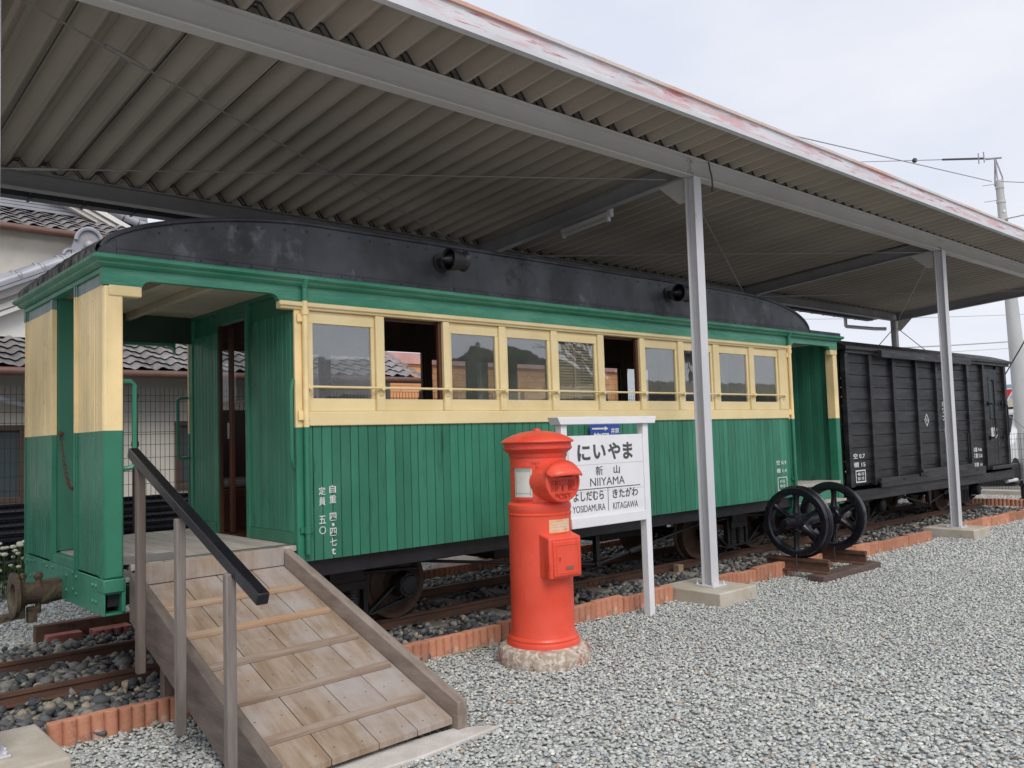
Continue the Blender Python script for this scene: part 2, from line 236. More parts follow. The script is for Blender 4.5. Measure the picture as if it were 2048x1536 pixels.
# ------------------------------------------------------------------ mesh builder
ORG = {}
class B:
    """collects shapes in world coordinates; build() links them as ONE mesh object under its thing"""
    def __init__(s): s.v = []; s.f = []; s.r = []; s.off = 0
    def add(s, v, f, r=None):
        n = len(s.v); s.v += [tuple(p) for p in v]; s.f += [tuple(i + n for i in q) for q in f]
        r = random.random() if r is None else r; s.r += [r]*len(f); return s
    def box(s, x0, x1, y0, y1, z0, z1, r=None):
        v = [(x0, y0, z0), (x1, y0, z0), (x1, y1, z0), (x0, y1, z0), (x0, y0, z1), (x1, y0, z1), (x1, y1, z1), (x0, y1, z1)]
        return s.add(v, [(0, 3, 2, 1), (4, 5, 6, 7), (0, 1, 5, 4), (1, 2, 6, 5), (2, 3, 7, 6), (3, 0, 4, 7)], r)
    def bar(s, p0, p1, w, h, up=(0, 0, 1), r=None):
        """square bar from p0 to p1, w across, h along up"""
        p0, p1 = Vector(p0), Vector(p1); d = (p1 - p0).normalized(); a = d.cross(Vector(up)).normalized(); b = a.cross(d)
        v = []
        for p in (p0, p1):
            for i, j in ((-1, -1), (1, -1), (1, 1), (-1, 1)): v.append(p + a*(w/2*i) + b*(h/2*j))
        return s.add(v, [(0, 1, 2, 3), (7, 6, 5, 4), (0, 4, 5, 1), (1, 5, 6, 2), (2, 6, 7, 3), (3, 7, 4, 0)], r)
    def prism(s, poly, axis, a, b, r=None):
        """2-D polygon (counter-clockwise) swept along an axis: 'x' poly=(y,z), 'y' poly=(x,z), 'z' poly=(x,y)"""
        P = {'x': lambda q, t: (t, q[0], q[1]), 'y': lambda q, t: (q[0], t, q[1]), 'z': lambda q, t: (q[0], q[1], t)}[axis]
        n = len(poly); v = [P(q, a) for q in poly] + [P(q, b) for q in poly]
        f = [tuple(range(n))[::-1], tuple(range(n, 2*n))] + [(i, (i+1) % n, (i+1) % n + n, i + n) for i in range(n)]
        return s.add(v, f, r)
    def cyl(s, p0, p1, r0, r1=None, n=14, caps=True, r=None):
        r1 = r0 if r1 is None else r1; p0, p1 = Vector(p0), Vector(p1); d = (p1 - p0).normalized()
        a = d.orthogonal().normalized(); b = d.cross(a); v = []
        for p, q in ((p0, r0), (p1, r1)):
            for i in range(n): t = 2*math.pi*i/n; v.append(p + (a*math.cos(t) + b*math.sin(t))*q)
        f = [(i, (i+1) % n, (i+1) % n + n, i + n) for i in range(n)]
        if caps: f += [tuple(range(n))[::-1], tuple(range(n, 2*n))]
        return s.add(v, f, r)
    def tube(s, pts, rad, n=8, r=None, closed=False):
        pts = [Vector(p) for p in pts]; v = []; f = []; a = None
        for i, p in enumerate(pts):
            d = (pts[min(i+1, len(pts)-1)] - pts[max(i-1, 0)]).normalized()
            if a is None: a = d.orthogonal().normalized()
            a = (a - d*a.dot(d)).normalized(); b = d.cross(a)
            for k in range(n): t = 2*math.pi*k/n; v.append(p + (a*math.cos(t) + b*math.sin(t))*rad)
        for i in range(len(pts)-1):
            for k in range(n): f.append((i*n+k, i*n+(k+1) % n, (i+1)*n+(k+1) % n, (i+1)*n+k))
        f += [tuple(range(n))[::-1], tuple(range((len(pts)-1)*n, len(pts)*n))]
        return s.add(v, f, r)
    def lathe(s, prof, c, n=40, axis='z', r=None, caps=True):
        """profile of (radius, height) turned about an axis through c"""
        c = Vector(c); v = []; f = []
        A = {'z': (Vector((1, 0, 0)), Vector((0, 1, 0)), Vector((0, 0, 1))), 'x': (Vector((0, 1, 0)), Vector((0, 0, 1)), Vector((1, 0, 0))), 'y': (Vector((0, 0, 1)), Vector((1, 0, 0)), Vector((0, 1, 0)))}[axis]
        for rad, h in prof:
            for k in range(n): t = 2*math.pi*k/n; v.append(c + (A[0]*math.cos(t) + A[1]*math.sin(t))*max(rad, 1e-4) + A[2]*h)
        for i in range(len(prof)-1):
            for k in range(n): f.append((i*n+k, i*n+(k+1) % n, (i+1)*n+(k+1) % n, (i+1)*n+k))
        if caps: f += [tuple(range(n))[::-1], tuple(range((len(prof)-1)*n, len(prof)*n))]
        return s.add(v, f, r)
    def ball(s, c, rad, n=8, m=5, sq=(1, 1, 1), r=None):
        prof = [(math.sin(math.pi*i/m), -math.cos(math.pi*i/m)) for i in range(m+1)]; v = []; f = []
        for a, h in prof:
            for k in range(n): t = 2*math.pi*k/n; v.append((c[0]+math.cos(t)*max(a, .01)*rad*sq[0], c[1]+math.sin(t)*max(a, .01)*rad*sq[1], c[2]+h*rad*sq[2]))
        for i in range(m):
            for k in range(n): f.append((i*n+k, i*n+(k+1) % n, (i+1)*n+(k+1) % n, (i+1)*n+k))
        return s.add(v, f, r)
    def grid(s, rows, r=None):
        """rows of points joined into a sheet"""
        m = len(rows[0]); v = [p for row in rows for p in row]
        return s.add(v, [(i*m+j, i*m+j+1, (i+1)*m+j+1, (i+1)*m+j) for i in range(len(rows)-1) for j in range(m-1)], r)
    def build(s, name, m, parent=None, bevel=0., smooth=35, label=None):
        o = mesh_obj(name, s.v, s.f, m, parent, s.r, smooth)
        if bevel:
            md = o.modifiers.new('bevel', 'BEVEL'); md.width = bevel; md.segments = 2; md.limit_method = 'ANGLE'; md.angle_limit = math.radians(50)
        if label: o['label'] = label
        return o

def mesh_obj(name, v, f, m, parent=None, rnd=None, smooth=35):
    me = bpy.data.meshes.new(name)
    org = ORG.get(parent.name, Vector()) if parent else Vector()
    me.from_pydata([(p[0]-org.x, p[1]-org.y, p[2]-org.z) for p in v], [], f)
    if rnd is not None:
        a = me.attributes.new('rnd', 'FLOAT', 'FACE'); a.data.foreach_set('value', np.array(rnd, np.float32))
    me.materials.append(MT[m] if isinstance(m, str) else m)
    bm = bmesh.new(); bm.from_mesh(me); bmesh.ops.recalc_face_normals(bm, faces=bm.faces); bm.to_mesh(me); bm.free()
    if smooth:
        me.polygons.foreach_set('use_smooth', [True]*len(me.polygons)); me.set_sharp_from_angle(angle=math.radians(smooth))
    me.update(); o = bpy.data.objects.new(name, me); COL.objects.link(o)
    if parent: o.parent = parent; ORG[o.name] = org
    return o

def big_mesh(name, V, F, rnd, m, smooth=True):
    """fast path for meshes of many small pieces: V (n,3), F (k,3)"""
    me = bpy.data.meshes.new(name); me.vertices.add(len(V)); me.vertices.foreach_set('co', V.astype(np.float32).ravel())
    k = len(F); me.loops.add(k*3); me.loops.foreach_set('vertex_index', F.astype(np.int32).ravel())
    me.polygons.add(k); me.polygons.foreach_set('loop_start', np.arange(0, k*3, 3, dtype=np.int32)); me.polygons.foreach_set('loop_total', np.full(k, 3, np.int32))
    if smooth: me.polygons.foreach_set('use_smooth', np.ones(k, bool))
    me.update(calc_edges=True)
    a = me.attributes.new('rnd', 'FLOAT', 'FACE'); a.data.foreach_set('value', rnd.astype(np.float32))
    me.materials.append(MT[m] if isinstance(m, str) else m)
    o = bpy.data.objects.new(name, me); COL.objects.link(o); return o

def tag(o, label=None, cat=None, group=None, kind=None):
    for k, v in (('label', label), ('category', cat), ('group', group), ('kind', kind)):
        if v: o[k] = v
    return o
def thing(name, loc, label, cat, group=None, rz=0.):
    """an Empty at the thing's base; its parts are built in world coordinates (rz = 0) or local ones"""
    o = bpy.data.objects.new(name, None); o.empty_display_size = .1; COL.objects.link(o); o.location = loc; o.rotation_euler = (0, 0, rz)
    ORG[o.name] = Vector(loc) if rz == 0 else Vector()
    return tag(o, label, cat, group)
def copy_tree(o, loc=None, parent=None, label=None):
    c = o.copy(); COL.objects.link(c)
    if parent: c.parent = parent
    if loc is not None: c.location = loc
    if label: c['label'] = label
    for ch in list(o.children): copy_tree(ch, None, c)
    return c

def text_part(name, body, m, parent, x0, x1, z0, z1, y, depth=.003, bold=0., facing='-y'):
    """lettering as thin solid letters standing on a wall that faces -Y (or -X), fitted to a rectangle"""
    cu = bpy.data.curves.new(name, 'FONT'); cu.body = body; cu.size = 1.; cu.extrude = 0.02; cu.offset = bold
    cu.resolution_u = 3
    ob = bpy.data.objects.new(name, cu); COL.objects.link(ob)
    dg = bpy.context.evaluated_depsgraph_get(); me = bpy.data.meshes.new_from_object(ob.evaluated_get(dg))
    COL.objects.unlink(ob); bpy.data.objects.remove(ob)
    n = len(me.vertices); co = np.empty(n*3, np.float32); me.vertices.foreach_get('co', co); co = co.reshape(-1, 3)
    lo, hi = co.min(0), co.max(0); org = ORG.get(parent.name, Vector())
    u = x0 + (co[:, 0]-lo[0])/max(hi[0]-lo[0], 1e-6)*(x1-x0); w = z0 + (co[:, 1]-lo[1])/max(hi[1]-lo[1], 1e-6)*(z1-z0)
    t = (co[:, 2]-lo[2])/max(hi[2]-lo[2], 1e-6)*depth
    out = np.stack([u-org.x, y-t-org.y, w-org.z], 1) if facing == '-y' else np.stack([y-t-org.x, u-org.y, w-org.z], 1)
    me.vertices.foreach_set('co', out.astype(np.float32).ravel()); me.name = name
    me.materials.clear(); me.materials.append(MT[m] if isinstance(m, str) else m); me.update()
    o = bpy.data.objects.new(name, me); COL.objects.link(o); o.parent = parent; ORG[o.name] = org
    return o
# ------------------------------------------------------------------ the ground
def sheet(name, pts, m, z):
    b = B(); b.add([(x, y, z) for x, y in pts], [tuple(range(len(pts)))]); return tag(b.build(name, m, smooth=0), kind='structure')
def cell_ground(name, dark, mid, light, scale):
    m = mat(name, mid, .9); N, L = m.node_tree.nodes, m.node_tree.links; b = N['Principled BSDF']
    tc = N.new('ShaderNodeTexCoord'); vo = N.new('ShaderNodeTexVoronoi'); vo.inputs['Scale'].default_value = scale
    L.new(tc.outputs['Object'], vo.inputs['Vector'])
    sp = N.new('ShaderNodeSeparateColor'); L.new(vo.outputs['Color'], sp.inputs[0])
    cr = N.new('ShaderNodeValToRGB'); e = cr.color_ramp.elements; e.new(.5)
    for i, (p_, c_) in enumerate(((0., dark), (.5, mid), (1., light))): e[i].position = p_; e[i].color = (*c_, 1)
    L.new(sp.outputs[0], cr.inputs['Fac']); L.new(cr.outputs['Color'], b.inputs['Base Color'])
    bp = N.new('ShaderNodeBump'); bp.invert = True; bp.inputs['Strength'].default_value = .9; bp.inputs['Distance'].default_value = .02
    L.new(vo.outputs['Distance'], bp.inputs['Height']); L.new(bp.outputs['Normal'], b.inputs['Normal']); MT[name] = m
cell_ground('gravel_ground_cells', (.36, .37, .36), (.45, .46, .445), (.55, .555, .53), 52)
cell_ground('ballast_ground_cells', (.035, .036, .04), (.09, .09, .09), (.17, .16, .145), 26)
sheet('ground', [(-900, -900), (900, -900), (900, 900), (-900, 900)], 'road', -.03)
sheet('gravel_ground', [(-14, -14), (19.2, -14), (19.2, 10.1), (-14, 10.1)], 'gravel_ground_cells', -.006)
sheet('track_bed', [(-3, 4.62), (15.9, 4.62), (15.9, 7.22), (-3, 7.22)], 'ballast_ground_cells', .004)
def hill_ridge(name, m, r, segs, hfun, depth):
    b = B(); rows = [[], [], []]
    for a in segs:
        h = hfun(a); s_, c_ = math.sin(a), math.cos(a)
        rows[0].append((r*s_, r*c_, -2)); rows[1].append(((r+depth*.55)*s_, (r+depth*.55)*c_, h)); rows[2].append(((r+depth)*s_, (r+depth)*c_, -2))
    b.grid(rows); return tag(b.build(name, m, smooth=180), kind='structure')
def _n(a, k, ph): return math.sin(a*k+ph)
# wooded hills behind the photographer (they show in the window panes) and a far range beyond the end of the track, air haze put into its colour as blue
hill_ridge('hills', 'hill', 330, [math.radians(d*.5) for d in range(180, 560)], lambda a: 13 + 33*math.exp(-((math.degrees(a)-139)/8.5)**2) + 12*math.exp(-((math.degrees(a)-160)/9)**2) + 2.5*_n(a, 19, 1.2) + 1.6*_n(a, 47, .3) + 1.3*_n(a, 113, 2.) + 1.1*_n(a, 191, 1.), 160)
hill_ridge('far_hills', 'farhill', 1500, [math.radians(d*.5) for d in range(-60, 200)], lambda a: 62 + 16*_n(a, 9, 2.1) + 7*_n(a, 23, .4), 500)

# ------------------------------------------------------------------ loose stones
ICO_V = []; ICO_F = []
def _ico(sub):
    import bmesh
    bm = bmesh.new(); bmesh.ops.create_icosphere(bm, subdivisions=sub, radius=1.)
    V = np.array([v.co for v in bm.verts]); F = np.array([[v.index for v in f.verts] for f in bm.faces]); bm.free(); return V, F
ICO1, ICO2 = _ico(1), _ico(2)
def in_view(P, margin=.12):
    d = P - np.array([0, 0, CAM_H]); z = d @ np.array(_f); x = d @ np.array(_r) / np.maximum(z, .01); y = d @ np.array(_u) / np.maximum(z, .01)
    return (z > .3) & (np.abs(x) < 1024/F_PX + margin) & (np.abs(y) < 768/F_PX + margin)
def stones(P, size, base, flat, jag, sizes_z=None):
    """P (n,3) centres, size (n,) radii; returns vertices, faces, per-face random numbers"""
    V0, F0 = base; n, k = len(P), len(V0)
    ax = RNG.uniform(.72, 1.25, (n, 1, 3)); ax[:, :, 2] *= flat
    jit = 1 + RNG.normal(0, jag, (n, k, 1))
    W = V0[None]*jit*ax
    # random tilt then turn
    t = RNG.normal(0, .32, n); c, s_ = np.cos(t), np.sin(t); y_, z_ = W[:, :, 1].copy(), W[:, :, 2].copy()
    W[:, :, 1] = y_*c[:, None]-z_*s_[:, None]; W[:, :, 2] = y_*s_[:, None]+z_*c[:, None]
    a = RNG.uniform(0, 2*np.pi, n); c, s_ = np.cos(a), np.sin(a); x_, y_ = W[:, :, 0].copy(), W[:, :, 1].copy()
    W[:, :, 0] = x_*c[:, None]-y_*s_[:, None]; W[:, :, 1] = x_*s_[:, None]+y_*c[:, None]
    W = W*size[:, None, None] + P[:, None]
    F = F0[None] + (np.arange(n)*k)[:, None, None]
    return W.reshape(-1, 3), F.reshape(-1, 3), np.repeat(RNG.uniform(0, 1, n), len(F0))
def scatter(x0, x1, y0, y1, dens):
    n = int((x1-x0)*(y1-y0)*dens); return np.stack([RNG.uniform(x0, x1, n), RNG.uniform(y0, y1, n), np.zeros(n)], 1)
MT['pebble'] = ramp_mat('grey_pebbles', [(0., (.30, .315, .31)), (.22, (.40, .417, .405)), (.5, (.465, .482, .462)), (.78, (.54, .55, .52)), (.94, (.68, .675, .625)), (.98, (.50, .46, .37)), (.994, (.44, .30, .20)), (1., (.36, .19, .14))], .75)
MT['ballast'] = ramp_mat('crushed_ballast', [(0., (.04, .045, .054)), (.25, (.09, .094, .10)), (.55, (.15, .15, .148)), (.82, (.24, .23, .20)), (.96, (.35, .305, .23)), (1., (.38, .26, .16))], .8, bump=.4, bscale=60)

parts = []
P = scatter(-1, 14, 0.8, 4.72, 2900); P = P[in_view(P)]
d = np.hypot(P[:, 0], P[:, 1])
near = P[d < 5.6]; mid = P[(d >= 5.6) & (d < 9.5)]
near[:, 2] = RNG.uniform(.000, .010, len(near)); mid[:, 2] = RNG.uniform(0., .009, len(mid))
parts.append(stones(near, RNG.uniform(.0065, .0132, len(near)), ICO2, .44, .09))
parts.append(stones(mid, RNG.uniform(.0075, .0140, len(mid)), ICO1, .44, .09))
Pf = scatter(5, 19.0, .8, 4.72, 1000); df = np.hypot(Pf[:, 0], Pf[:, 1]); Pf = Pf[in_view(Pf) & (df >= 9.5)]
parts.append(stones(Pf, RNG.uniform(.011, .019, len(Pf)), ICO1, .55, .07))
Pb = scatter(0, 9.5, 7.1, 10.1, 1100); Pb = Pb[in_view(Pb, .05)]; Pb[:, 2] = RNG.uniform(0, .01, len(Pb))
parts.append(stones(Pb, RNG.uniform(.011, .019, len(Pb)), ICO1, .6, .07))
Pe = scatter(15.6, 19., 4.6, 8., 500); Pe = Pe[in_view(Pe, .05)]
parts.append(stones(Pe, RNG.uniform(.014, .022, len(Pe)), ICO1, .6, .07))
def join(parts):
    o = 0; V = []; F = []; R_ = []
    for v, f, r in parts: V.append(v); F.append(f+o); R_.append(r); o += len(v)
    return np.concatenate(V), np.concatenate(F), np.concatenate(R_)
tag(big_mesh('gravel', *join(parts), 'pebble'), 'loose grey pebble gravel covering the yard around the track', 'gravel', kind='stuff')
# ballast: bigger at the open left end of the track, smaller in the shade further on
parts = []
Q = scatter(-1.5, 15.6, 4.66, 7.2, 330); Q = Q[in_view(Q, .1)]
rail = (np.abs(Q[:, 1]-5.572) < .055) | (np.abs(Q[:, 1]-6.372) < .055)
slp = (np.abs(((Q[:, 0]+.35) % .62)-.31) > .235) & (Q[:, 1] > 5.2) & (Q[:, 1] < 6.75)
Q = Q[~rail & ~(slp & (Q[:, 0] > 2.9))]; Q[:, 2] = RNG.uniform(.0, .034, len(Q))
parts.append(stones(Q, RNG.uniform(.018, .034, len(Q)), ICO1, .72, .24))
Q = scatter(.4, 3.3, 4.68, 7.0, 260); rail = (np.abs(Q[:, 1]-5.572) < .06) | (np.abs(Q[:, 1]-6.372) < .06); Q = Q[~rail]; Q[:, 2] = RNG.uniform(.005, .045, len(Q))
parts.append(stones(Q, RNG.uniform(.02, .040, len(Q)), ICO1, .72, .25))
Q = scatter(.5, 2.6, 5.64, 6.30, 60); Q[:, 2] = RNG.uniform(.02, .05, len(Q))
parts.append(stones(Q, RNG.uniform(.030, .052, len(Q)), ICO1, .78, .22))
Q = scatter(.6, 2.9, 4.72, 5.5, 30); Q[:, 2] = RNG.uniform(.02, .05, len(Q))
parts.append(stones(Q, RNG.uniform(.03, .050, len(Q)), ICO1, .78, .23))
tag(big_mesh('ballast', *join(parts), 'ballast', smooth=False), 'dark crushed stone ballast between the brick edging and under the rails', 'ballast', kind='stuff')

# ------------------------------------------------------------------ track
for nm, yc, lab in (('rail', 5.572, 'rusty light rail nearest the gravel yard, running under the near wheels'), ('rail', 6.372, 'rusty light rail on the far side, under the far wheels')):
    t = thing(nm, (0, yc, .02), lab, 'rail')
    prof = [(-.033, .0), (.033, .0), (.033, .006), (.008, .014), (.007, .052), (.018, .058), (.018, .08), (-.018, .08), (-.018, .058), (-.007, .052), (-.008, .014), (-.033, .006)]
    B().prism([(yc+a, .02+c) for a, c in prof][::-1], 'x', -2.2, 15.57).build('rail_bar', 'rust', t, smooth=30)
    xj = 6.05
    b = B().box(xj-.2, xj+.2, yc-.019, yc-.0085, .037, .070)
    for k in (-.14, -.05, .05, .14): b.cyl((xj+k, yc-.019, .053), (xj+k, yc-.031, .053), .011, n=6)
    b.build('fishplate', 'rust', t)
for k, x in enumerate(np.arange(-.97, 15.5, .62)):
    w = random.uniform(.13, .16); dy = random.uniform(-.05, .05)
    b = B().box(-w/2, w/2, -.67, .67, -.1, 0)
    o = b.build('sleeper', 'sleeper', bevel=.008); o.location = (x, 5.972+dy, .021); o.rotation_euler = (0, 0, random.uniform(-.025, .025))
    tag(o, 'weathered wooden sleeper bedded in the ballast across the two rails', 'sleeper', 'sleepers under the track')
o = B().box(7.05, 7.13, 5.43, 5.50, .02, .095).build('wood_block', 'cleat', bevel=.004); tag(o, 'small pale wooden block beside the near rail behind the footing', 'wood block')

# ------------------------------------------------------------------ terracotta edging (scalloped units, five lobes each)
def edging_mesh():
    b = B(); n = 5; lw = .318/n
    pts = []
    for i in range(n):
        for k in range(7):
            t = math.pi*(1 - k/6); pts.append((i*lw + lw/2 + math.cos(t)*lw/2, -.018 - math.sin(t)*.024))
    poly = pts + [(n*lw, .03), (0, .03)]
    b.prism(poly, 'z', -.03, .132); o = b.build('edging_block', 'terracotta', bevel=.004, smooth=40); return o
EDGE0 = edging_mesh(); EDGE_USED = []
def edging(x, y, rz, label, group, z=0.):
    o = EDGE0 if not EDGE_USED else EDGE0.copy()
    if EDGE_USED: COL.objects.link(o)
    EDGE_USED.append(o); o.location = (x, y + random.uniform(-.006, .006), z + random.uniform(-.016, .008)); o.rotation_euler = (random.uniform(-.06, .05), random.uniform(-.018, .018), rz + random.uniform(-.025, .025))
    if EDGE_USED and len(EDGE_USED) > 1:
        me = o.data
    tag(o, label, 'edging', group)
FOOT_X = [.80, 6.20, 11.60]
def row(x0, x1, y0, y1, label, group, z=0.):
    n = int((x1-x0)/.322)
    for i in range(n): x = x0 + i*.322; edging(x, y0 + (y1-y0)*(x-x0)/(x1-x0), math.atan2(y1-y0, x1-x0), label, group, z)
L1 = 'scalloped terracotta edging block between the gravel yard and the ballast, left of the middle footing'
row(1.10, 5.95, 4.70, 4.66, L1, 'near edging row left of the middle footing')
row(6.49, 11.3, 4.62, 4.56, 'scalloped terracotta edging block in the near row between the two slab footings of the posts', 'near edging row between the footings')
row(11.93, 16.0, 4.55, 4.48, 'scalloped terracotta edging block in the near row beyond the right-hand footing', 'near edging row beyond the right footing')
row(3.2, 15.6, 7.28, 7.28, 'scalloped terracotta edging block in the shaded row behind the track', 'far edging row', -.02)
for i in range(8): edging(16.05, 4.62+i*.322, math.pi/2+math.pi, 'scalloped terracotta edging block in the cross row past the end of the rails', 'end edging row')
for (x0, y0, lab, scal) in ((1.66, 7.10, 'plain red brick lying on the gravel at the left end of the dark channel', 0), (1.98, 7.11, 'red scalloped brick lying flat in the middle of the dark channel', 1), (2.31, 7.13, 'short red scalloped brick lying nearest the wooden ramp', 2)):
    b = B()
    if not scal: b.box(x0, x0+.24, y0, y0+.11, 0, .075)
    else:
        n = 4 if scal == 1 else 2; w = .28/4; pts = []
        for i in range(n):
            for k in range(7): t = math.pi*(1-k/6); pts.append((x0+i*w+w/2+math.cos(t)*w/2, y0-math.sin(t)*.028))
        b.prism(pts + [(x0+n*w, y0+.13), (x0, y0+.13)], 'z', 0, .065)
    tag(b.build('loose_brick', 'redbrick', bevel=.004), lab, 'brick')
for k in range(3):
    x0 = 2.0+k*.2; b = B(); pts = []
    for i in range(3):
        for q in range(7): t = math.pi*(1-q/6); pts.append((x0+i*.06+.03+math.cos(t)*.03, 7.48-math.sin(t)*.02))
    b.prism(pts + [(x0+.18, 7.55), (x0, 7.55)], 'z', 0, .06); tag(b.build('loose_brick', 'redbrick', bevel=.003), 'red scalloped brick in the line behind the dark channel', 'brick', 'bricks behind the channel')
b = B().box(1.62, 3.0, 7.28, 7.285, 0, .13).box(1.62, 3.0, 7.286, 7.36, .122, .13).box(1.62, 1.626, 7.286, 7.36, 0, .121)
tag(b.build('steel_channel', 'rust', bevel=.002), 'dark rusty steel channel lying on the gravel behind the loose bricks', 'steel channel')

b = B()
for i in range(150):
    c = Vector((3.70+random.gauss(0, .14), 4.60+random.gauss(0, .035), .012)); a = random.uniform(0, 6.283); d = Vector((math.cos(a), math.sin(a)*.6, random.uniform(.05, .5)))*random.uniform(.03, .08); s_ = Vector((-math.sin(a), math.cos(a), 0))*.0018
    b.add([c-s_, c+s_, c+d], [(0, 1, 2)])
tag(b.build('dry_grass', 'drygrass', smooth=0), 'dry straw coloured grass beside the edging at the left of the postbox', 'grass', kind='stuff')
# ------------------------------------------------------------------ concrete footings
for x, lab in ((.80, 'worn concrete footing at the left edge of the photo beside the ramp'), (6.20, 'worn concrete footing of the post right of the station sign'), (11.60, 'worn concrete footing of the post right of the wheelset')):
    o = B().box(x-.26, x+.27, 4.16, 4.79, -.1, .115).build('concrete_footing', 'concrete', bevel=.012); tag(o, lab, 'footing')
for x in (.80, 6.20, 11.60, 16.90):
    o = B().box(x-.35, x+.35, 7.36, 7.96, -.1, .10).build('concrete_footing', 'concrete', bevel=.012); tag(o, 'low concrete footing in the shade behind the train', 'footing', 'footings behind the train')
# ------------------------------------------------------------------ the shelter roof
def zroof(y): return 3.890 - .0745*(y-4.41)
sh = thing('canopy_shelter', (6.2, 4.46, 0), 'long open shelter with a beige folded steel roof on grey posts over the train', 'shelter')
RX0, RX1, PIT = -.6, 17.32, .2
def rib_profile():
    pts = []; x = RX0
    while x < RX1:
        pts += [(x, 0), (x+.026, 0), (x+.092, .088), (x+.130, .088)]; x += PIT
    return pts
rp = rib_profile()
b = B(); ys = [3.78, 4.6, 5.6, 6.6, 7.5, 8.02]
for i in range(0, len(rp)-1):
    (xa, za), (xb, zb) = rp[i], rp[i+1]; r_ = random.random()
    b.grid([[(xa, y, zroof(y)+za) for y in ys], [(xb, y, zroof(y)+zb) for y in ys]], (i//12*.37) % 1)
o = b.build('roof_sheet', 'roofsheet', sh, smooth=0)
md = o.modifiers.new('thick', 'SOLIDIFY'); md.thickness = .004; md.offset = 1
# bent strips that seat the ribs on both beams, and lap seams every third rib
b = B()
for yb, w in ((4.46, .03), (7.45, .03)):
    for i in range(len(rp)-1):
        (xa, za), (xb, zb) = rp[i], rp[i+1]
        for s_ in (-.028, .028):
            p0 = Vector((xa, yb+s_, zroof(yb)+za-.006)); p1 = Vector((xb, yb+s_, zroof(yb)+zb-.006)); b.bar(p0, p1, .012, .008)
b.build('rib_seat', 'frame', sh, smooth=0)
b = B()
for x in np.arange(RX0+.6+.098, RX1, .6):
    b.bar((x+.006, 4.6, zroof(4.6)+.083), (x+.006, 7.4, zroof(7.4)+.083), .006, .006)
    for y in (5.35, 6.35): b.cyl((x+.09, y, zroof(y)+.07), (x+.09, y, zroof(y)+.086), .012, n=6)
b.build('lap_seam', 'darkcable', sh, smooth=0)
def hbeam(b, x0, x1, y, z0, z1, w, tf=.011, tw=.007):
    b.box(x0, x1, y-w/2, y+w/2, z0, z0+tf); b.box(x0, x1, y-w/2, y+w/2, z1-tf, z1); b.box(x0, x1, y-tw/2, y+tw/2, z0+tf, z1-tf); return b
b = hbeam(B(), RX0, RX1-.2, 4.46, 3.705, 3.884, .10)
for x in (.80, 6.19, 11.58):
    for q in (-.035, .03):
        for zz in (3.745, 3.845): b.cyl((x+q, 4.457, zz), (x+q, 4.437, zz), .011, n=6)
b.box(6.187, 6.192, 4.44, 4.4565, 3.717, 3.872)
b.build('front_beam', 'galvdark', sh, bevel=.002, smooth=30)
hbeam(B(), RX0, RX1-.2, 7.45, 3.515, 3.658, .10).build('back_beam', 'rafter', sh, smooth=30)
# folded fascia with coping on the front edge
YF_ = 3.745; zt = zroof(YF_)
prof = [(YF_+.05, zt-.105), (YF_, zt-.105), (YF_, zt-.075), (YF_+.022, zt-.066), (YF_+.018, zt+.035), (YF_-.004, zt+.046), (YF_-.004, zt+.066), (YF_+.06, zt+.100), (YF_+.06, zt+.092), (YF_+.004, zt+.058), (YF_+.026, zt+.036), (YF_+.030, zt-.062), (YF_+.008, zt-.072), (YF_+.008, zt-.097), (YF_+.05, zt-.097)]
low = prof[:4] + prof[11:]
B().prism([(YF_+.05, zt-.105), (YF_, zt-.105), (YF_, zt-.072), (YF_+.02, zt-.066), (YF_+.05, zt-.066)][::-1], 'x', RX0, RX1).build('fascia_lip', 'galv', sh, smooth=0)
b = B()
for x in np.arange(RX0, RX1-.01, 3.2): b.prism([(YF_+.014, zt-.0655), (YF_+.012, zt+.036), (YF_+.03, zt+.036), (YF_+.03, zt-.0655)], 'x', x, min(x+3.198, RX1))
b.build('fascia_sheet', 'fascia', sh, smooth=0)
B().prism([(YF_-.006, zt+.0365), (YF_-.006, zt+.060), (YF_+.12, zt+.112), (YF_+.12, zt+.0365)], 'x', RX0, RX1).build('coping', 'coping', sh, smooth=0)
# back gutter on its brackets
zg = 3.58
b = B().box(RX0, RX1-.35, 7.90, 7.904, zg, zg+.09).box(RX0, RX1-.35, 8.02, 8.024, zg, zg+.1).box(RX0, RX1-.35, 7.9041, 8.0199, zg, zg+.004)
for x in np.arange(RX0+.2, RX1-.5, .42): b.bar((x, 7.78, zroof(7.78)-.01), (x, 7.895, zg+.02), .014, .004); b.bar((x+.01, 7.895, zg-.008), (x+.01, 8.03, zg-.008), .02, .006)
b.build('gutter', 'frame', sh, smooth=0)
b = B().tube([(15.9, 7.95, 3.57), (15.9, 7.95, 3.42), (15.93, 7.95, 3.40), (16.7, 7.75, 3.38), (16.86, 7.6, 3.37)], .035); b.build('drain_pipe', 'galv', sh)
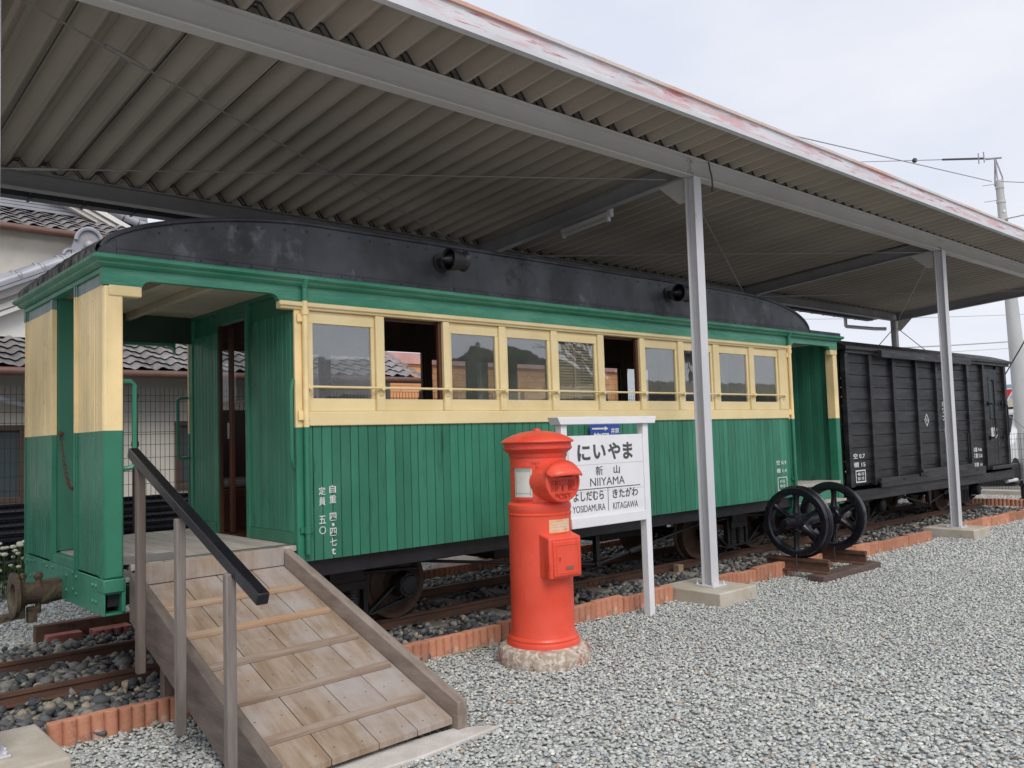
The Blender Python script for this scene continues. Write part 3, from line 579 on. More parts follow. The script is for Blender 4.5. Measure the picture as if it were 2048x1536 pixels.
# posts (rolled H sections), rafters, gussets
def hpost(x, y, z1):
    b = B(); b.box(x-.052, x+.052, y-.052, y-.042, .118, z1); b.box(x-.052, x+.052, y+.042, y+.052, .118, z1); b.box(x-.004, x+.004, y-.042, y+.042, .118, z1)
    b.box(x-.10, x+.10, y-.10, y+.10, .1155, .1265)
    for i in (-1, 1):
        for j in (-1, 1): b.cyl((x+.08*i, y+.08*j, .1266), (x+.08*i, y+.08*j, .142), .012, n=6).cyl((x+.08*i, y+.08*j, .1421), (x+.08*i, y+.08*j, .158), .006, n=6)
    return b
for x in (.773, 6.205, 11.55, 16.90):
    hpost(x, 4.445, 3.704).build('post', 'galv', sh, bevel=.002, smooth=30)
    hpost(x, 7.45, 3.514).build('post', 'galvdark', sh, bevel=.002, smooth=30)
    y0, y1 = 4.53, 7.40; b = B()
    za, zb = zroof(y0)-.012, zroof(y1)-.012; d_ = .15
    for (o0, o1, w) in ((0, .009, .09), (d_-.009, d_, .09), (.009, d_-.009, .006)):
        b.prism([(y0, za-o0), (y0, za-o1), (y1, zb-o1), (y1, zb-o0)], 'x', x-w/2, x+w/2)
    b.build('rafter', 'rafter', sh, smooth=0)
    B().prism([(4.535, za-d_-.001), (4.535, za-d_-.22), (4.60, za-d_-.22), (4.82, za-d_-.025), (4.82, za-d_-.018)], 'x', x-.005, x+.005).build('gusset', 'galvdark', sh, smooth=0)
    b = B().prism([(7.375, zb-d_-.001), (7.10, zb-d_+.022), (7.10, zb-d_+.016), (7.32, zb-d_-.2), (7.375, zb-d_-.2)], 'x', x-.005, x+.005)
    b.build('gusset', 'galvdark', sh, smooth=0)
# tie rods: crossed in the roof plane of every bay, crossed between the back posts of the last bay
for x0 in (.755, 6.22, 11.585):
    x1 = x0+5.4 if x0 < 1 else x0+5.3
    for (a, c) in (((x0+.15, 4.62, 3.70), (x1-.1, 7.30, 3.53)), ((x0+.15, 7.30, 3.53), (x1-.1, 4.62, 3.70))):
        b = B().cyl(a, c, .0065, n=6); va, vc = Vector(a), Vector(c)
        b.cyl(va.lerp(vc, .10), va.lerp(vc, .15), .014, n=8); b.build('tie_rod', 'galvwire', sh)
for (a, c) in (((16.9, 7.45, 3.38), (11.6, 7.45, .5)), ((11.6, 7.45, 3.38), (16.9, 7.45, .5)), ((16.93, 7.40, 3.36), (16.93, 4.5, .6))):
    B().cyl(a, c, .008, n=6).build('tie_rod', 'galvwire', sh)
# strip light under the middle rafter
fl = thing('strip_light', (6.30, 5.85, 3.6), 'unlit fluorescent strip light hanging under the shelter rafter', 'light')
def fz(y): return zroof(y)-.165
b = B().prism([(5.50, fz(5.5)-.01), (5.50, fz(5.5)-.05), (6.15, fz(6.15)-.05), (6.15, fz(6.15)-.01)], 'x', 6.245, 6.295); b.build('batten', 'galvdark', fl, smooth=0)
B().cyl((6.27, 5.54, fz(5.54)-.078), (6.27, 6.11, fz(6.11)-.078), .015).build('tube', 'tube', fl)
for y in (5.51, 6.13): B().box(6.25, 6.29, y-.014, y+.014, fz(y)-.10, fz(y)-.051).build('lamp_holder', 'galv', fl)
B().box(6.245, 6.295, 5.46, 5.499, fz(5.5)-.06, fz(5.5)+.06).build('end_bracket', 'galv', fl)
b = B().tube([(6.40, 4.40, 3.87), (6.405, 4.395, 3.80), (6.43, 4.395, 3.74), (6.435, 4.395, 3.66), (6.43, 4.40, 3.60)], .007)
tag(b.build('loose_cable', 'darkcable'), 'short black cable hanging over the front beam beside the middle post', 'cable')
# ------------------------------------------------------------------ the passenger coach
YN, YF, XA, XB, XC, XD = 5.02, 6.84, 1.45, 2.64, 8.62, 9.77
YM = (YN+YF)/2
ZB, ZS, ZF = .69, 1.56, .80                       # bottom of the boards, underside of the cream band, floor
co = thing('passenger_coach', (5.6, YM, 0), 'green and cream wooden narrow gauge passenger coach with open end platforms and black roof', 'train carriage')
def boards(b, x0, x1, y, z0, z1, w, th=.02, gap=.004, axis='x', out=-1):
    """upright match-boarding; y is the outer face, out the way it faces"""
    n = max(1, round((x1-x0)/w)); cuts = [0.]
    for i in range(n): cuts.append(cuts[-1] + random.uniform(.86, 1.14))
    y_ = y
    for i in range(n):
        a, c = x0+(x1-x0)*cuts[i]/cuts[-1]+gap/2, x0+(x1-x0)*cuts[i+1]/cuts[-1]-gap/2; g = .003; y = y_ - out*random.uniform(0, .0022)
        if axis == 'x':
            poly = [(a, y-out*g), (a+g, y), (c-g, y), (c, y-out*g), (c, y-out*th), (a, y-out*th)]
        else:
            poly = [(y-out*g, a), (y, a+g), (y, c-g), (y-out*g, c), (y-out*th, c), (y-out*th, a)]
        if axis == 'x' and out > 0 or axis != 'x' and out < 0: poly = poly[::-1]
        b.prism(poly, 'z', z0, z1)
    return b
# lower body side
b = boards(B(), XB+.02, XC-.02, YN, ZB, ZS+.01, .0715, gap=.0045); b.box(XB+.02, XC-.02, YN+.0202, YN+.032, ZB+.002, ZS+.01, .1)
b.build('side_boards', 'green', co, smooth=20)
boards(B(), XB+.02, XC-.02, YF, ZB, ZS+.01, .0715, out=1).build('side_boards', 'green', co, smooth=20)
for y0, y1 in ((YN-.004, YN+.02), (YF-.02, YF+.004)):
    B().box(XB-.03, XB+.02, y0, y1, ZB-.005, 2.38).build('corner_board', 'livery', co, bevel=.004)
    B().box(XC-.02, XC+.03, y0, y1, ZB-.005, 2.38).build('corner_board', 'livery', co, bevel=.004)
# pillars, sill, head moulding
PIL = [(2.615, 2.715), (3.224, 3.294), (3.812, 3.868), (4.362, 4.428), (4.932, 5.000), (5.502, 5.578), (6.069, 6.136), (6.640, 6.722), (7.215, 7.312), (7.860, 7.945), (8.440, 8.600)]
for side in (0, 1):
    m_ = (lambda y: y) if side == 0 else (lambda y: YN+YF-y)
    def bx(b, x0, x1, ya, yb, z0, z1, r=None): ya, yb = sorted((m_(ya), m_(yb))); return b.box(x0, x1, ya, yb, z0, z1, r)
    bx(B(), XB+.021, XC-.021, YN-.014, YN+.045, ZS, 1.655).build('sill_board', 'yellow', co, bevel=.006)
    for (x0, x1) in PIL[1:-1] + [(2.661, 2.715), (8.44, 8.599)]: bx(B(), x0, x1, YN-.012, YN+.045, 1.656, 2.319).build('pillar', 'yellow', co, bevel=.004)
    b = bx(B(), 2.505, XC+.06, YN-.018, YN+.045, 2.320, 2.372); bx(b, 2.495, XC+.07, YN-.032, YN-.0185, 2.338, 2.366)
    b.build('head_moulding', 'yellow', co, bevel=.007)
    for i in range(10):
        x0, x1 = PIL[i][1]+.002, PIL[i+1][0]-.002; kind = 'open' if i in (1, 5) else 'glass'
        if side == 1: kind = 'open' if i in (3,) else 'glass'
        zt_ = 2.318
        b = B(); st = .028
        if kind == 'glass':
            bx(b, x0, x1, YN+.006, YN+.03, 1.657, 1.742); bx(b, x0, x1, YN+.006, YN+.03, 2.238, zt_)
            bx(b, x0, x0+st, YN+.006, YN+.03, 1.7421, 2.2379); bx(b, x1-st, x1, YN+.006, YN+.03, 1.7421, 2.2379)
        else: bx(b, x0, x1, YN+.010, YN+.036, 1.657, 1.740)
        w = b.build('window', 'yellow' if side == 0 else 'darkwood', co, bevel=.003)
        if kind == 'glass': bx(B(), x0+st-.004, x1-st+.004, YN+.018, YN+.022, 1.738, 2.242).build('pane', 'glass', w, smooth=0)
        else:
            bx(B(), x1-.028, x1, YN+.012, YN+.045, 1.741, 2.317).build('sash_stile', 'redwood', w, bevel=.003)
        if side == 0 and i == 4:
            lb = B(); bx(lb, (x0+x1)/2-.012, (x0+x1)/2+.012, YN+.034, YN+.052, 1.72, 2.25)
            for z in np.arange(1.735, 2.19, .0235):
                for (a, c) in ((x0+.02, (x0+x1)/2-.012), ((x0+x1)/2+.012, x1-.02)):
                    lb.prism([(YN+.032, z), (YN+.05, z+.019), (YN+.053, z+.017), (YN+.035, z-.002)], 'x', a, c)
            bx(lb, x0+.02, x1-.02, YN+.034, YN+.052, 2.2, 2.222)
            lb.build('louvre_shutter', 'louver', w, smooth=0)
    # guard rail in front of the windows
    b = B().cyl((2.70, m_(YN-.035), 1.815), (8.52, m_(YN-.035), 1.815), .0085, n=10)
    for (x0, x1) in PIL: x = (x0+x1)/2 if x0 > 2.7 and x1 < 8.5 else (2.70 if x0 < 3 else 8.50); b.cyl((x, m_(YN-.012), 1.815), (x, m_(YN-.045), 1.815), .017, n=10); bx(b, x-.014, x+.014, YN-.018, YN-.0125, 1.765, 1.83)
    b.build('guard_rail', 'yellow', co)
# frieze and cornice on both sides (arched over the platforms)
def arch(x0, x1, ztop, zside, r, z1):
    """frieze panel with rounded lower corners between x0 and x1"""
    pts = [(x0, z1), (x0, zside)]
    for k in range(7): t = math.pi/2*k/6; pts.append((x0+.0+r*(1-math.cos(t)) if False else x0+r*math.sin(t)*1.0, zside+(ztop-zside)*(1-math.cos(t))))
    for k in range(7): t = math.pi/2*(1-k/6); pts.append((x1-r*math.sin(t), zside+(ztop-zside)*(1-math.cos(t))))
    return pts + [(x1, z1)]
def arch_poly(x0, x1, zt_, zl, r, z1):
    pts = [(x0, z1), (x0, zl)]
    for k in range(9): t = math.pi/2*k/8; pts.append((x0+r*(1-math.cos(t)), zl+(zt_-zl)*math.sin(t)))
    for k in range(9): t = math.pi/2*(1-k/8); pts.append((x1-r*(1-math.cos(t)), zl+(zt_-zl)*math.sin(t)))
    return pts + [(x1, zl), (x1, z1)]
for side in (0, 1):
    ya, yb = (YN-.004, YN+.045) if side == 0 else (YF-.045, YF+.004)
    b = B().box(XB-.03, XC+.03, ya, yb, 2.3735, 2.470)
    b.prism(arch_poly(1.66, 2.50, 2.412 if side == 0 else 2.25, 2.3735 if side == 0 else 2.18, .06, 2.470), 'y', yb, ya); b.box(2.5001, XB-.0301, ya, yb, 2.3735, 2.47).box(XA-.01, 1.6599, ya, yb, 2.3735, 2.470)
    b.prism(arch_poly(8.74, 9.60, 2.412, 2.3735, .06, 2.470), 'y', yb, ya); b.box(XC+.0301, 8.7399, ya, yb, 2.3735, 2.47).box(9.6001, XD+.01, ya, yb, 2.3735, 2.470)
    b.build('frieze', 'frieze', co, smooth=40)
    for x0, x1 in ((1.475, 1.655), (9.605, 9.765)): B().box(x0, x1, (YN-.008 if side == 0 else YF-.05), (YN+.05 if side == 0 else YF+.008), 2.312, 2.3734).build('bracket', 'yellow', co, bevel=.006)
# ends: corner posts, boarded panels, cornice
for y0, y1 in ((YN, YN+.11), (YF-.11, YF)):
    B().box(XA, XA+.105, y0, y1, .735, 2.372).build('corner_post', 'livery', co, bevel=.012)
    B().box(XD-.09, XD, y0, y1, .60, 2.372).build('corner_post', 'livery', co, bevel=.010)
    B().box(XA-.004, XA+.108, y0-.006, y1+.004, .66, .7345).build('post_shoe', 'green', co, bevel=.006)
for (y0, y1) in ((YN+.02, 5.585), (6.115, YF-.02)):
    b = boards(B(), y0+.04, y1-.045, XA+.004, .745, 2.455, .047, gap=.003, axis='y', out=-1, th=.018)
    b.box(XA-.002, XA+.03, y0, y0+.0395, .735, 2.455).box(XA-.002, XA+.03, y1-.0445, y1-.022, .735, 2.455).box(XA-.008, XA+.03, y1-.0215, y1, .735, 2.455)
    b.build('end_panel', 'livery', co, smooth=20, bevel=.002)
B().box(XA+.031, XA+.14, 6.1155, 6.18, .80, 2.455).build('door_jamb', 'green', co, bevel=.008)
B().box(XA+.031, XA+.10, 5.52, 5.5845, .80, 2.455).build('door_jamb', 'green', co, bevel=.008)
B().box(XA+.004, XA+.05, 5.5855, 6.1145, .735, .795).build('threshold', 'green', co, bevel=.004)
b = B(); rows = []
for d, z in ((-.05, 2.4705), (.006, 2.4705), (.030, 2.478), (.042, 2.487), (.045, 2.498), (.058, 2.503), (.071, 2.513), (.073, 2.527), (.062, 2.538), (-.05, 2.538)):
    rows.append([(XA-d, YN-d, z), (XD+d, YN-d, z), (XD+d, YF+d, z), (XA-d, YF+d, z), (XA-d, YN-d, z)])
b.grid(rows); b.build('cornice', 'frieze', co, smooth=30)
for x0, x1 in ((XA-.010, XA+.05), (XD-.05, XD+.010)): B().box(x0, x1, YN+.046, YF-.046, 2.4405, 2.4700).build('end_header', 'green', co, bevel=.004)
# right-hand platform: boarded end seen from inside, a latch, steps
b = boards(B(), YN+.111, YF-.111, XD-.03, .80, 2.455, .085, axis='y', out=-1); b.box(XD-.0095, XD-.001, YN+.111, YF-.111, .6, 2.455)
b.build('end_panel', 'green', co, smooth=20)
B().cyl((XD-.045, 6.0, 1.50), (XD-.045, 6.35, 1.50), .012).box(XD-.05, XD-.031, 6.33, 6.37, 1.46, 1.54).build('latch_bar', 'green', co)
b = B().box(XC+.04, XD-.10, YN+.02, YN+.04, .47, .775).box(XC+.04, XC+.07, YN+.0405, 5.45, .47, .775).box(XD-.13, XD-.10, YN+.0405, 5.45, .47, .775); b.build('step_apron', 'green', co, bevel=.003)
b = B().box(XC+.03, XD-.09, YN-.015, 5.3, .776, .812).box(XC+.08, XD-.14, YN-.10, YN+.0195, .58, .61); b.build('step_board', 'floor', co, bevel=.004)
# floors
b = B(); n = 12
for i in range(n):
    x0 = XA+.05+i*(XB-XA-.08)/n; b.box(x0+.002, x0+(XB-XA-.08)/n-.002, 5.135 if i < 1 else 5.03, YF-.12 if i < 1 else YF-.01, .765, ZF)
b.build('platform_floor', 'floor', co, bevel=.002)
B().box(XA+.06, XA+.5, 5.1, 5.4, .8015, .803).box(XA+.06, XB-.05, 5.05, 5.10, .8015, .806).build('sill_strip', 'brass', co)
B().box(XB-.0295, XC+.02, YN+.034, YF-.034, .765, ZF-.004).build('saloon_floor', 'redwood', co)
B().box(XC+.021, XD-.031, YN+.12, YF-.04, .765, ZF-.002).build('platform_floor', 'floor', co)
# saloon end walls with a doorway
for X, o_ in ((XB, -1), (XC, 1)):
    xa, xb = X-.018, X+.018
    for (y0, y1) in ((YN+.046, 5.77), (6.28, YF-.046)):
        b = boards(B(), y0+.03, y1-.05, X+.02*o_, .88, 2.31, .063, axis='y', out=o_)
        b.box(min(X+.018*o_, X-.006*o_), max(X+.018*o_, X-.006*o_), y0, y0+.0295, .80, 2.31)
        b.box(min(X+.03*o_, X-.006*o_), max(X+.03*o_, X-.006*o_), y1-.0495, y1, .80, 2.45)
        b.box(min(X+.024*o_, X-.002*o_), max(X+.024*o_, X-.002*o_), y0+.03, y1-.05, .80, .878)
        b.box(min(X-.001*o_, X-.012*o_), max(X-.001*o_, X-.012*o_), y0, y1, .80, 2.45)
        b.build('bulkhead_boards', 'green', co, smooth=20)
    b = B().box(X-.02, X+.022, YN+.046, YF-.046, 2.4505, 2.62); 
    for (y0, y1) in ((YN+.046, 5.719), (6.331, YF-.046)): b.box(X-.001, X+.02, y0, y1, 2.3105, 2.45)
    b.box(X-.03, X+.03, 5.7705, 6.2795, 2.36, 2.45); b.build('bulkhead_header', 'green', co)
    B().box(X-.012, X+.018, 6.262, 6.2795, .797, 2.359).build('door_frame', 'darkwood', co, bevel=.003); B().box(X-.012, X+.018, 5.7705, 5.782, .797, 2.359).build('door_frame', 'darkwood', co, bevel=.003)
b = B().box(XB+.04, XB+.07, 6.17, 6.215, .80, 2.33); d = b.build('sliding_door', 'redwood', co, bevel=.003)
B().box(XB+.022, XB+.039, 6.18, 6.205, 1.50, 1.62).build('door_lock', 'brass', d, bevel=.003)
B().tube([(XB+.3, 5.80, 1.52), (XB+.26, 5.80, 1.50), (XB+.24, 5.80, 1.45), (XB+.26, 5.80, 1.40), (XB+.3, 5.80, 1.38)], .012).build('door_handle', 'brass', d)
# interior linings, ceiling, seats
for side in (0, 1):
    y0, y1 = (YN+.047, YN+.06) if side == 0 else (YF-.06, YF-.047)
    b = B().box(XB+.02, XC-.02, y0, y1, ZF, 1.735).box(XB+.02, XC-.02, y0, y1, 2.30, 2.62)
    for (x0, x1) in PIL: b.box(max(x0-.01, XB+.02), min(x1+.01, XC-.02), y0, y1, 1.7352, 2.2998)
    b.build('inner_lining', 'darkwood', co)
    y0, y1 = (YN+.062, YN+.44) if side == 0 else (YF-.44, YF-.062)
    yf = y1-.02 if side == 0 else y0
    B().box(XB+.06, XC-.3, y0, y1, 1.04, 1.115).build('bench_seat', 'redwood', co, bevel=.006)
    B().box(XB+.07, XC-.32, y0+.01, y1-.01, 1.1155, 1.20).build('bench_cushion', 'vinyl', co, bevel=.03)
    b = B()
    for k in range(60): x = XB+.07+k*.094; b.box(x, x+.09, yf, yf+.02, ZF, 1.039)
    b.build('bench_front', 'darkwood', co)
b = B()
for i in range(14): y = YN+.07+i*.1196; b.box(XB+.02, XC-.02, y, y+.117, 2.621, 2.633)
b.build('saloon_ceiling', 'cream', co)
b = B()
for x in (3.3, 4.6, 5.9, 7.2): b.tube([(x+.055*math.cos(t*.5236), 5.85, 2.50+.055*math.sin(t*.5236)) for t in range(13)], .006, n=6); b.cyl((x, 5.85, 2.56), (x, 5.85, 2.62), .012)
b.build('strap_ring', 'brass', co)
for x0, x1 in ((XA+.061, XB-.021), (XC+.023, XD-.061)):
    b = B()
    for i in range(12): y = YN+.05+i*.1435; b.box(x0, x1, y, y+.141, 2.480, 2.492)
    b.build('platform_ceiling', 'cream', co)
for x in (1.84, 2.13, 9.0, 9.4): B().box(x-.02, x+.02, YN+.05, YF-.05, 2.430, 2.4795).build('ceiling_beam', 'cream', co, bevel=.004)
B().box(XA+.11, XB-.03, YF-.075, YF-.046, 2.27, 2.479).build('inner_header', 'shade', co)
# roof: tall rounded black roof; the near and far faces are steep sheets that sink to the cornice at both ends
def rim(x):
    if x < 2.75: t = min(1, max(0, (2.75-x)/(2.75-XA+.02))); return 2.575 + .318*max(0, 1-t**1.6)**.58
    if x > 7.3: t = min(1, (x-7.3)/(9.10-7.3)); return 2.565 + (.328)*math.sqrt(max(0, 1-t**2.6))
    return 2.893
xs = [XA-.02+.0] + [XA-.015+k*.02 for k in range(1, 6)] + list(np.arange(1.55, 2.8, .05)) + list(np.arange(2.9, 7.3, .5)) + list(np.arange(7.3, 8.8, .08)) + [8.85, 8.9, 8.95, 9.0, 9.04, 9.07, 9.09, 9.099, 9.1]
b = B()
for s_, y0 in ((1, YN), (-1, YF)):
    r0 = [(x, y0-.03*s_, 2.5385) for x in xs]; r1 = [(x, y0-.03*s_, min(2.585, rim(x)-.002)) for x in xs]
    r2 = [(x, y0+(.0+.015*(rim(x)-2.58)/.3)*s_ - .018*s_, rim(x)) for x in xs]
    b.grid([r0, r1, r2] if s_ == 1 else [r2, r1, r0])
b.build('roof_side_sheet', 'roofblack', co, smooth=30)
b = B(); rows = []
for j in range(13):
    v = j/12; y = YN-.018 + v*(YF-YN+.036); c = 1-(2*v-1)**2
    rows.append([(x, y, rim(x) + .10*c*min(1, (rim(x)-2.56)/.3)) for x in xs])
b.grid(rows[::-1]); b.build('roof_crown', 'roofblack', co, smooth=60)
# rough tarred hood over the left end
b = B(); rows = []
for z in np.linspace(2.5385, 2.72, 8):
    t = (z-2.5385)/.18; rows.append([((2.75-1.32*(max(0, 1-(max(0, z-2.575)/.318)**(1/.58)))**(1/1.6)) - .016 + .010*math.sin(y*31)+.007*math.sin(y*77+z*50), y, z + .03*(1-((y-YM)/.9)**2)*t) for y in np.linspace(YN-.02, YF+.02, 60)])
b.grid(rows[::-1]); b.build('tarred_hood', 'tar', co, smooth=60)
for y0, y1 in ((YN-.036, YN+.03), (YF-.03, YF+.036)): B().prism([(XA-.045, 2.5386), (XA+.06, 2.5386), (XA+.06, 2.63), (XA+.02, 2.61), (XA-.03, 2.575)], 'y', y0, y1).build('roof_corner', 'roofblack', co, bevel=.006)
b = B().box(9.101, XD+.05, YN-.04, YF+.04, 2.5385, 2.578); b.build('platform_roof', 'roofblack', co, bevel=.01)
for s_, y0 in ((1, YN), (-1, YF)):
    pts = [(x, y0-.022*s_+(.015*(rim(x)-2.58)/.3)*s_, rim(x)+.004) for x in xs]
    B().tube(pts, .0145, n=8).build('roof_rim', 'roofblack', co)
b = B()
for x in np.arange(1.75, 8.7, .16):
    z = rim(x)-.05; b.ball((x, YN-.0185, z), .006, 6, 4); b.ball((x+.08, YN-.031, 2.562), .006, 6, 4)
b.build('rivet_row', 'roofblack', co)
b = B().box(1.5, 9.05, YN-.0335, YN-.0305, 2.576, 2.588); b.build('roof_seam', 'roofblack', co)
for x in (3.80, 6.515):
    b = B(); c = (x, YN-.16, 2.755)
    b.cyl((x, YN-.02, 2.755), (x, YN-.12, 2.755), .042).cyl((x, YN-.017, 2.755), (x, YN-.027, 2.755), .075)
    b.lathe([(.070, -.06), (.084, -.072), (.084, -.066), (.064, .055), (.055, .055), (.062, -.05)], (x+.03, YN-.16, 2.755), 24, 'x', caps=False)
    b.lathe([(.001, -.135), (.062, .0), (.062, .015), (.001, .11)], (x+.03, YN-.16, 2.755), 20, 'x')
    b.lathe([(.046, -.03), (.073, .02), (.078, .018), (.050, -.036)], (x+.09, YN-.16, 2.755), 20, 'x', caps=False)
    b.build('roof_ventilator', 'black', co)
# rain pipes
for x in (2.672, 8.637):
    b = B().cyl((x, YN-.028, .74), (x, YN-.028, 2.50), .019).cyl((x, YN-.028, 2.285), (x, YN-.028, 2.325), .026); b.cyl((x, YN-.028, 2.47), (x, YN-.05, 2.52), .024)
    b.build('rain_pipe', 'livery2', co)
    B().cyl((x, YN-.028, .87), (x, YN-.028, .915), .0235).box(x-.045, x+.045, YN-.02, YN-.0055, .875, .91).build('pipe_clip', 'livery2', co)
    for a, c_ in ((1.60, 1.66), (2.24, 2.29)): B().box(x-.05, x+.03, YN-.022, YN-.0145, a, c_).build('pipe_clip', 'livery2', co)
# grab handles on the platforms
for (pts, r_) in (([(2.60, YN+.01, 1.86), (2.575, YN-.02, 1.83), (2.565, YN-.03, 1.79), (2.565, YN-.03, 1.36), (2.575, YN-.02, 1.32), (2.60, YN+.01, 1.29)], .012),
                  ([(1.555, YN+.07, 1.835), (1.615, YN+.07, 1.835), (1.635, YN+.07, 1.815), (1.635, YN+.07, 1.36), (1.615, YN+.07, 1.34), (1.555, YN+.07, 1.335)], .014),
                  ([(2.60, YF-.03, 1.84), (2.54, YF-.03, 1.84), (2.52, YF-.03, 1.82), (2.52, YF-.03, 1.38), (2.54, YF-.03, 1.36), (2.60, YF-.03, 1.36)], .013)):
    B().tube(pts, r_).build('grab_handle', 'green', co)
# lettering on the side
def vtext(chars, xc, z, size, step, gap_after=()):
    for i, c in enumerate(chars):
        if c == ' ': z -= step*.75; continue
        h = size*(.45 if c in '・' else .8 if c in 'tﾄ' else 1); w = size*(.35 if c in '・' else .6 if c == 't' else .95)
        text_part('lettering', c, 'whitelet', co, xc-w/2, xc+w/2, z-h, z, YN-.001, .002, .012); z -= step*(.5 if c in '・' else 1)
vtext('自重 四・四七t', 2.868, 1.168, .052, .066)
vtext('定員 五〇', 2.790, 1.160, .052, .068)
for s_, x0, x1, z0, z1 in (('空 0.9', 8.30, 8.50, 1.055, 1.105), ('積 1.4', 8.30, 8.50, .965, 1.015), ('47-10', 8.355, 8.455, .855, .89), ('49-10', 8.355, 8.455, .805, .84)): text_part('lettering', s_, 'whitelet', co, x0, x1, z0, z1, YN-.001, .002, .012)
b = B().box(8.31, 8.50, YN-.004, YN-.001, .775, .783).box(8.31, 8.50, YN-.004, YN-.001, .912, .92).box(8.31, 8.32, YN-.004, YN-.001, .7831, .9119).box(8.49, 8.50, YN-.004, YN-.001, .7831, .9119); b.build('lettering', 'whitelet', co)
# underframe
for y0 in (YN+.05, YF-.13): B().box(XA+.03, XD-.05, y0, y0+.08, .575, .688).build('sole_bar', 'black', co, bevel=.004)
for x in np.arange(2.9, 8.6, .95): B().box(x, x+.07, YN+.131, YF-.131, .56, .68).build('cross_member', 'black', co)
B().box(4.7, 5.3, 5.55, 6.3, .42, .5599).build('equipment_box', 'black', co, bevel=.01); B().box(6.2, 6.85, 5.7, 6.4, .40, .5599).build('equipment_box', 'black', co, bevel=.01)
# buffer beams (channels) with rivets, coupler
for X, s_ in ((XA, 1), (XD, -1)):
    b = B(); xa = lambda d: X + s_*d
    def bb(d0, d1, y0, y1, z0, z1): a, c = sorted((xa(d0), xa(d1))); b.box(a, c, y0, y1, z0, z1)
    bb(0, .010, YN+.005, YF-.005, .535, .7345); bb(.0105, .115, YN+.01, YF-.005, .535, .547); bb(.0105, .115, YN+.01, YF-.005, .65, .66); bb(.095, .115, YN, YF-.005, .5475, .735)
    b.build('buffer_beam', 'green', co, bevel=.003)
    b = B()
    for (y, z) in ((5.16, .69), (5.22, .69), (5.16, .60), (5.22, .60), (5.55, .70), (5.62, .72), (5.62, .62), (5.55, .60), (5.76, .69), (5.76, .60), (6.08, .71), (6.08, .62), (6.22, .70), (6.22, .6), (6.30, .72), (6.55, .71), (6.55, .62), (6.66, .70), (6.66, .6), (6.75, .7), (6.75, .61)): b.ball((X-s_*.001, y, z), .013, 8, 4, (.8, 1, 1))
    b.build('rivet_row', 'green', co)
    b = B().box(min(xa(-.115), xa(-.0005)), max(xa(-.115), xa(-.0005)), 5.865, 5.975, .55, .655); Y0 = 5.92
    cp = [(.060, -.02), (.070, .06), (.076, .07), (.076, .10), (.064, .11), (.066, .18), (.082, .215), (.10, .232), (.135, .240), (.138, .262), (.115, .268), (.07, .258), (.055, .20)]
    b.lathe([(r_, -h) for r_, h in cp][::-1] if s_ > 0 else cp, (X, Y0, .585), 28, 'x')
    b.cyl((xa(-.12), Y0, .46), (xa(-.12), Y0, .675), .017).ball((xa(-.12), Y0, .685), .028).cyl((xa(-.205), Y0, .44), (xa(-.205), Y0, .685), .015).ball((xa(-.205), Y0, .69), .024).bar((xa(-.20), Y0, .47), (xa(-.40), Y0, .44), .05, .04)
    b.box(min(xa(-.18), xa(-.13)), max(xa(-.18), xa(-.13)), Y0-.03, Y0+.03, .41, .50)
    b.build('coupler', 'coupler', co)
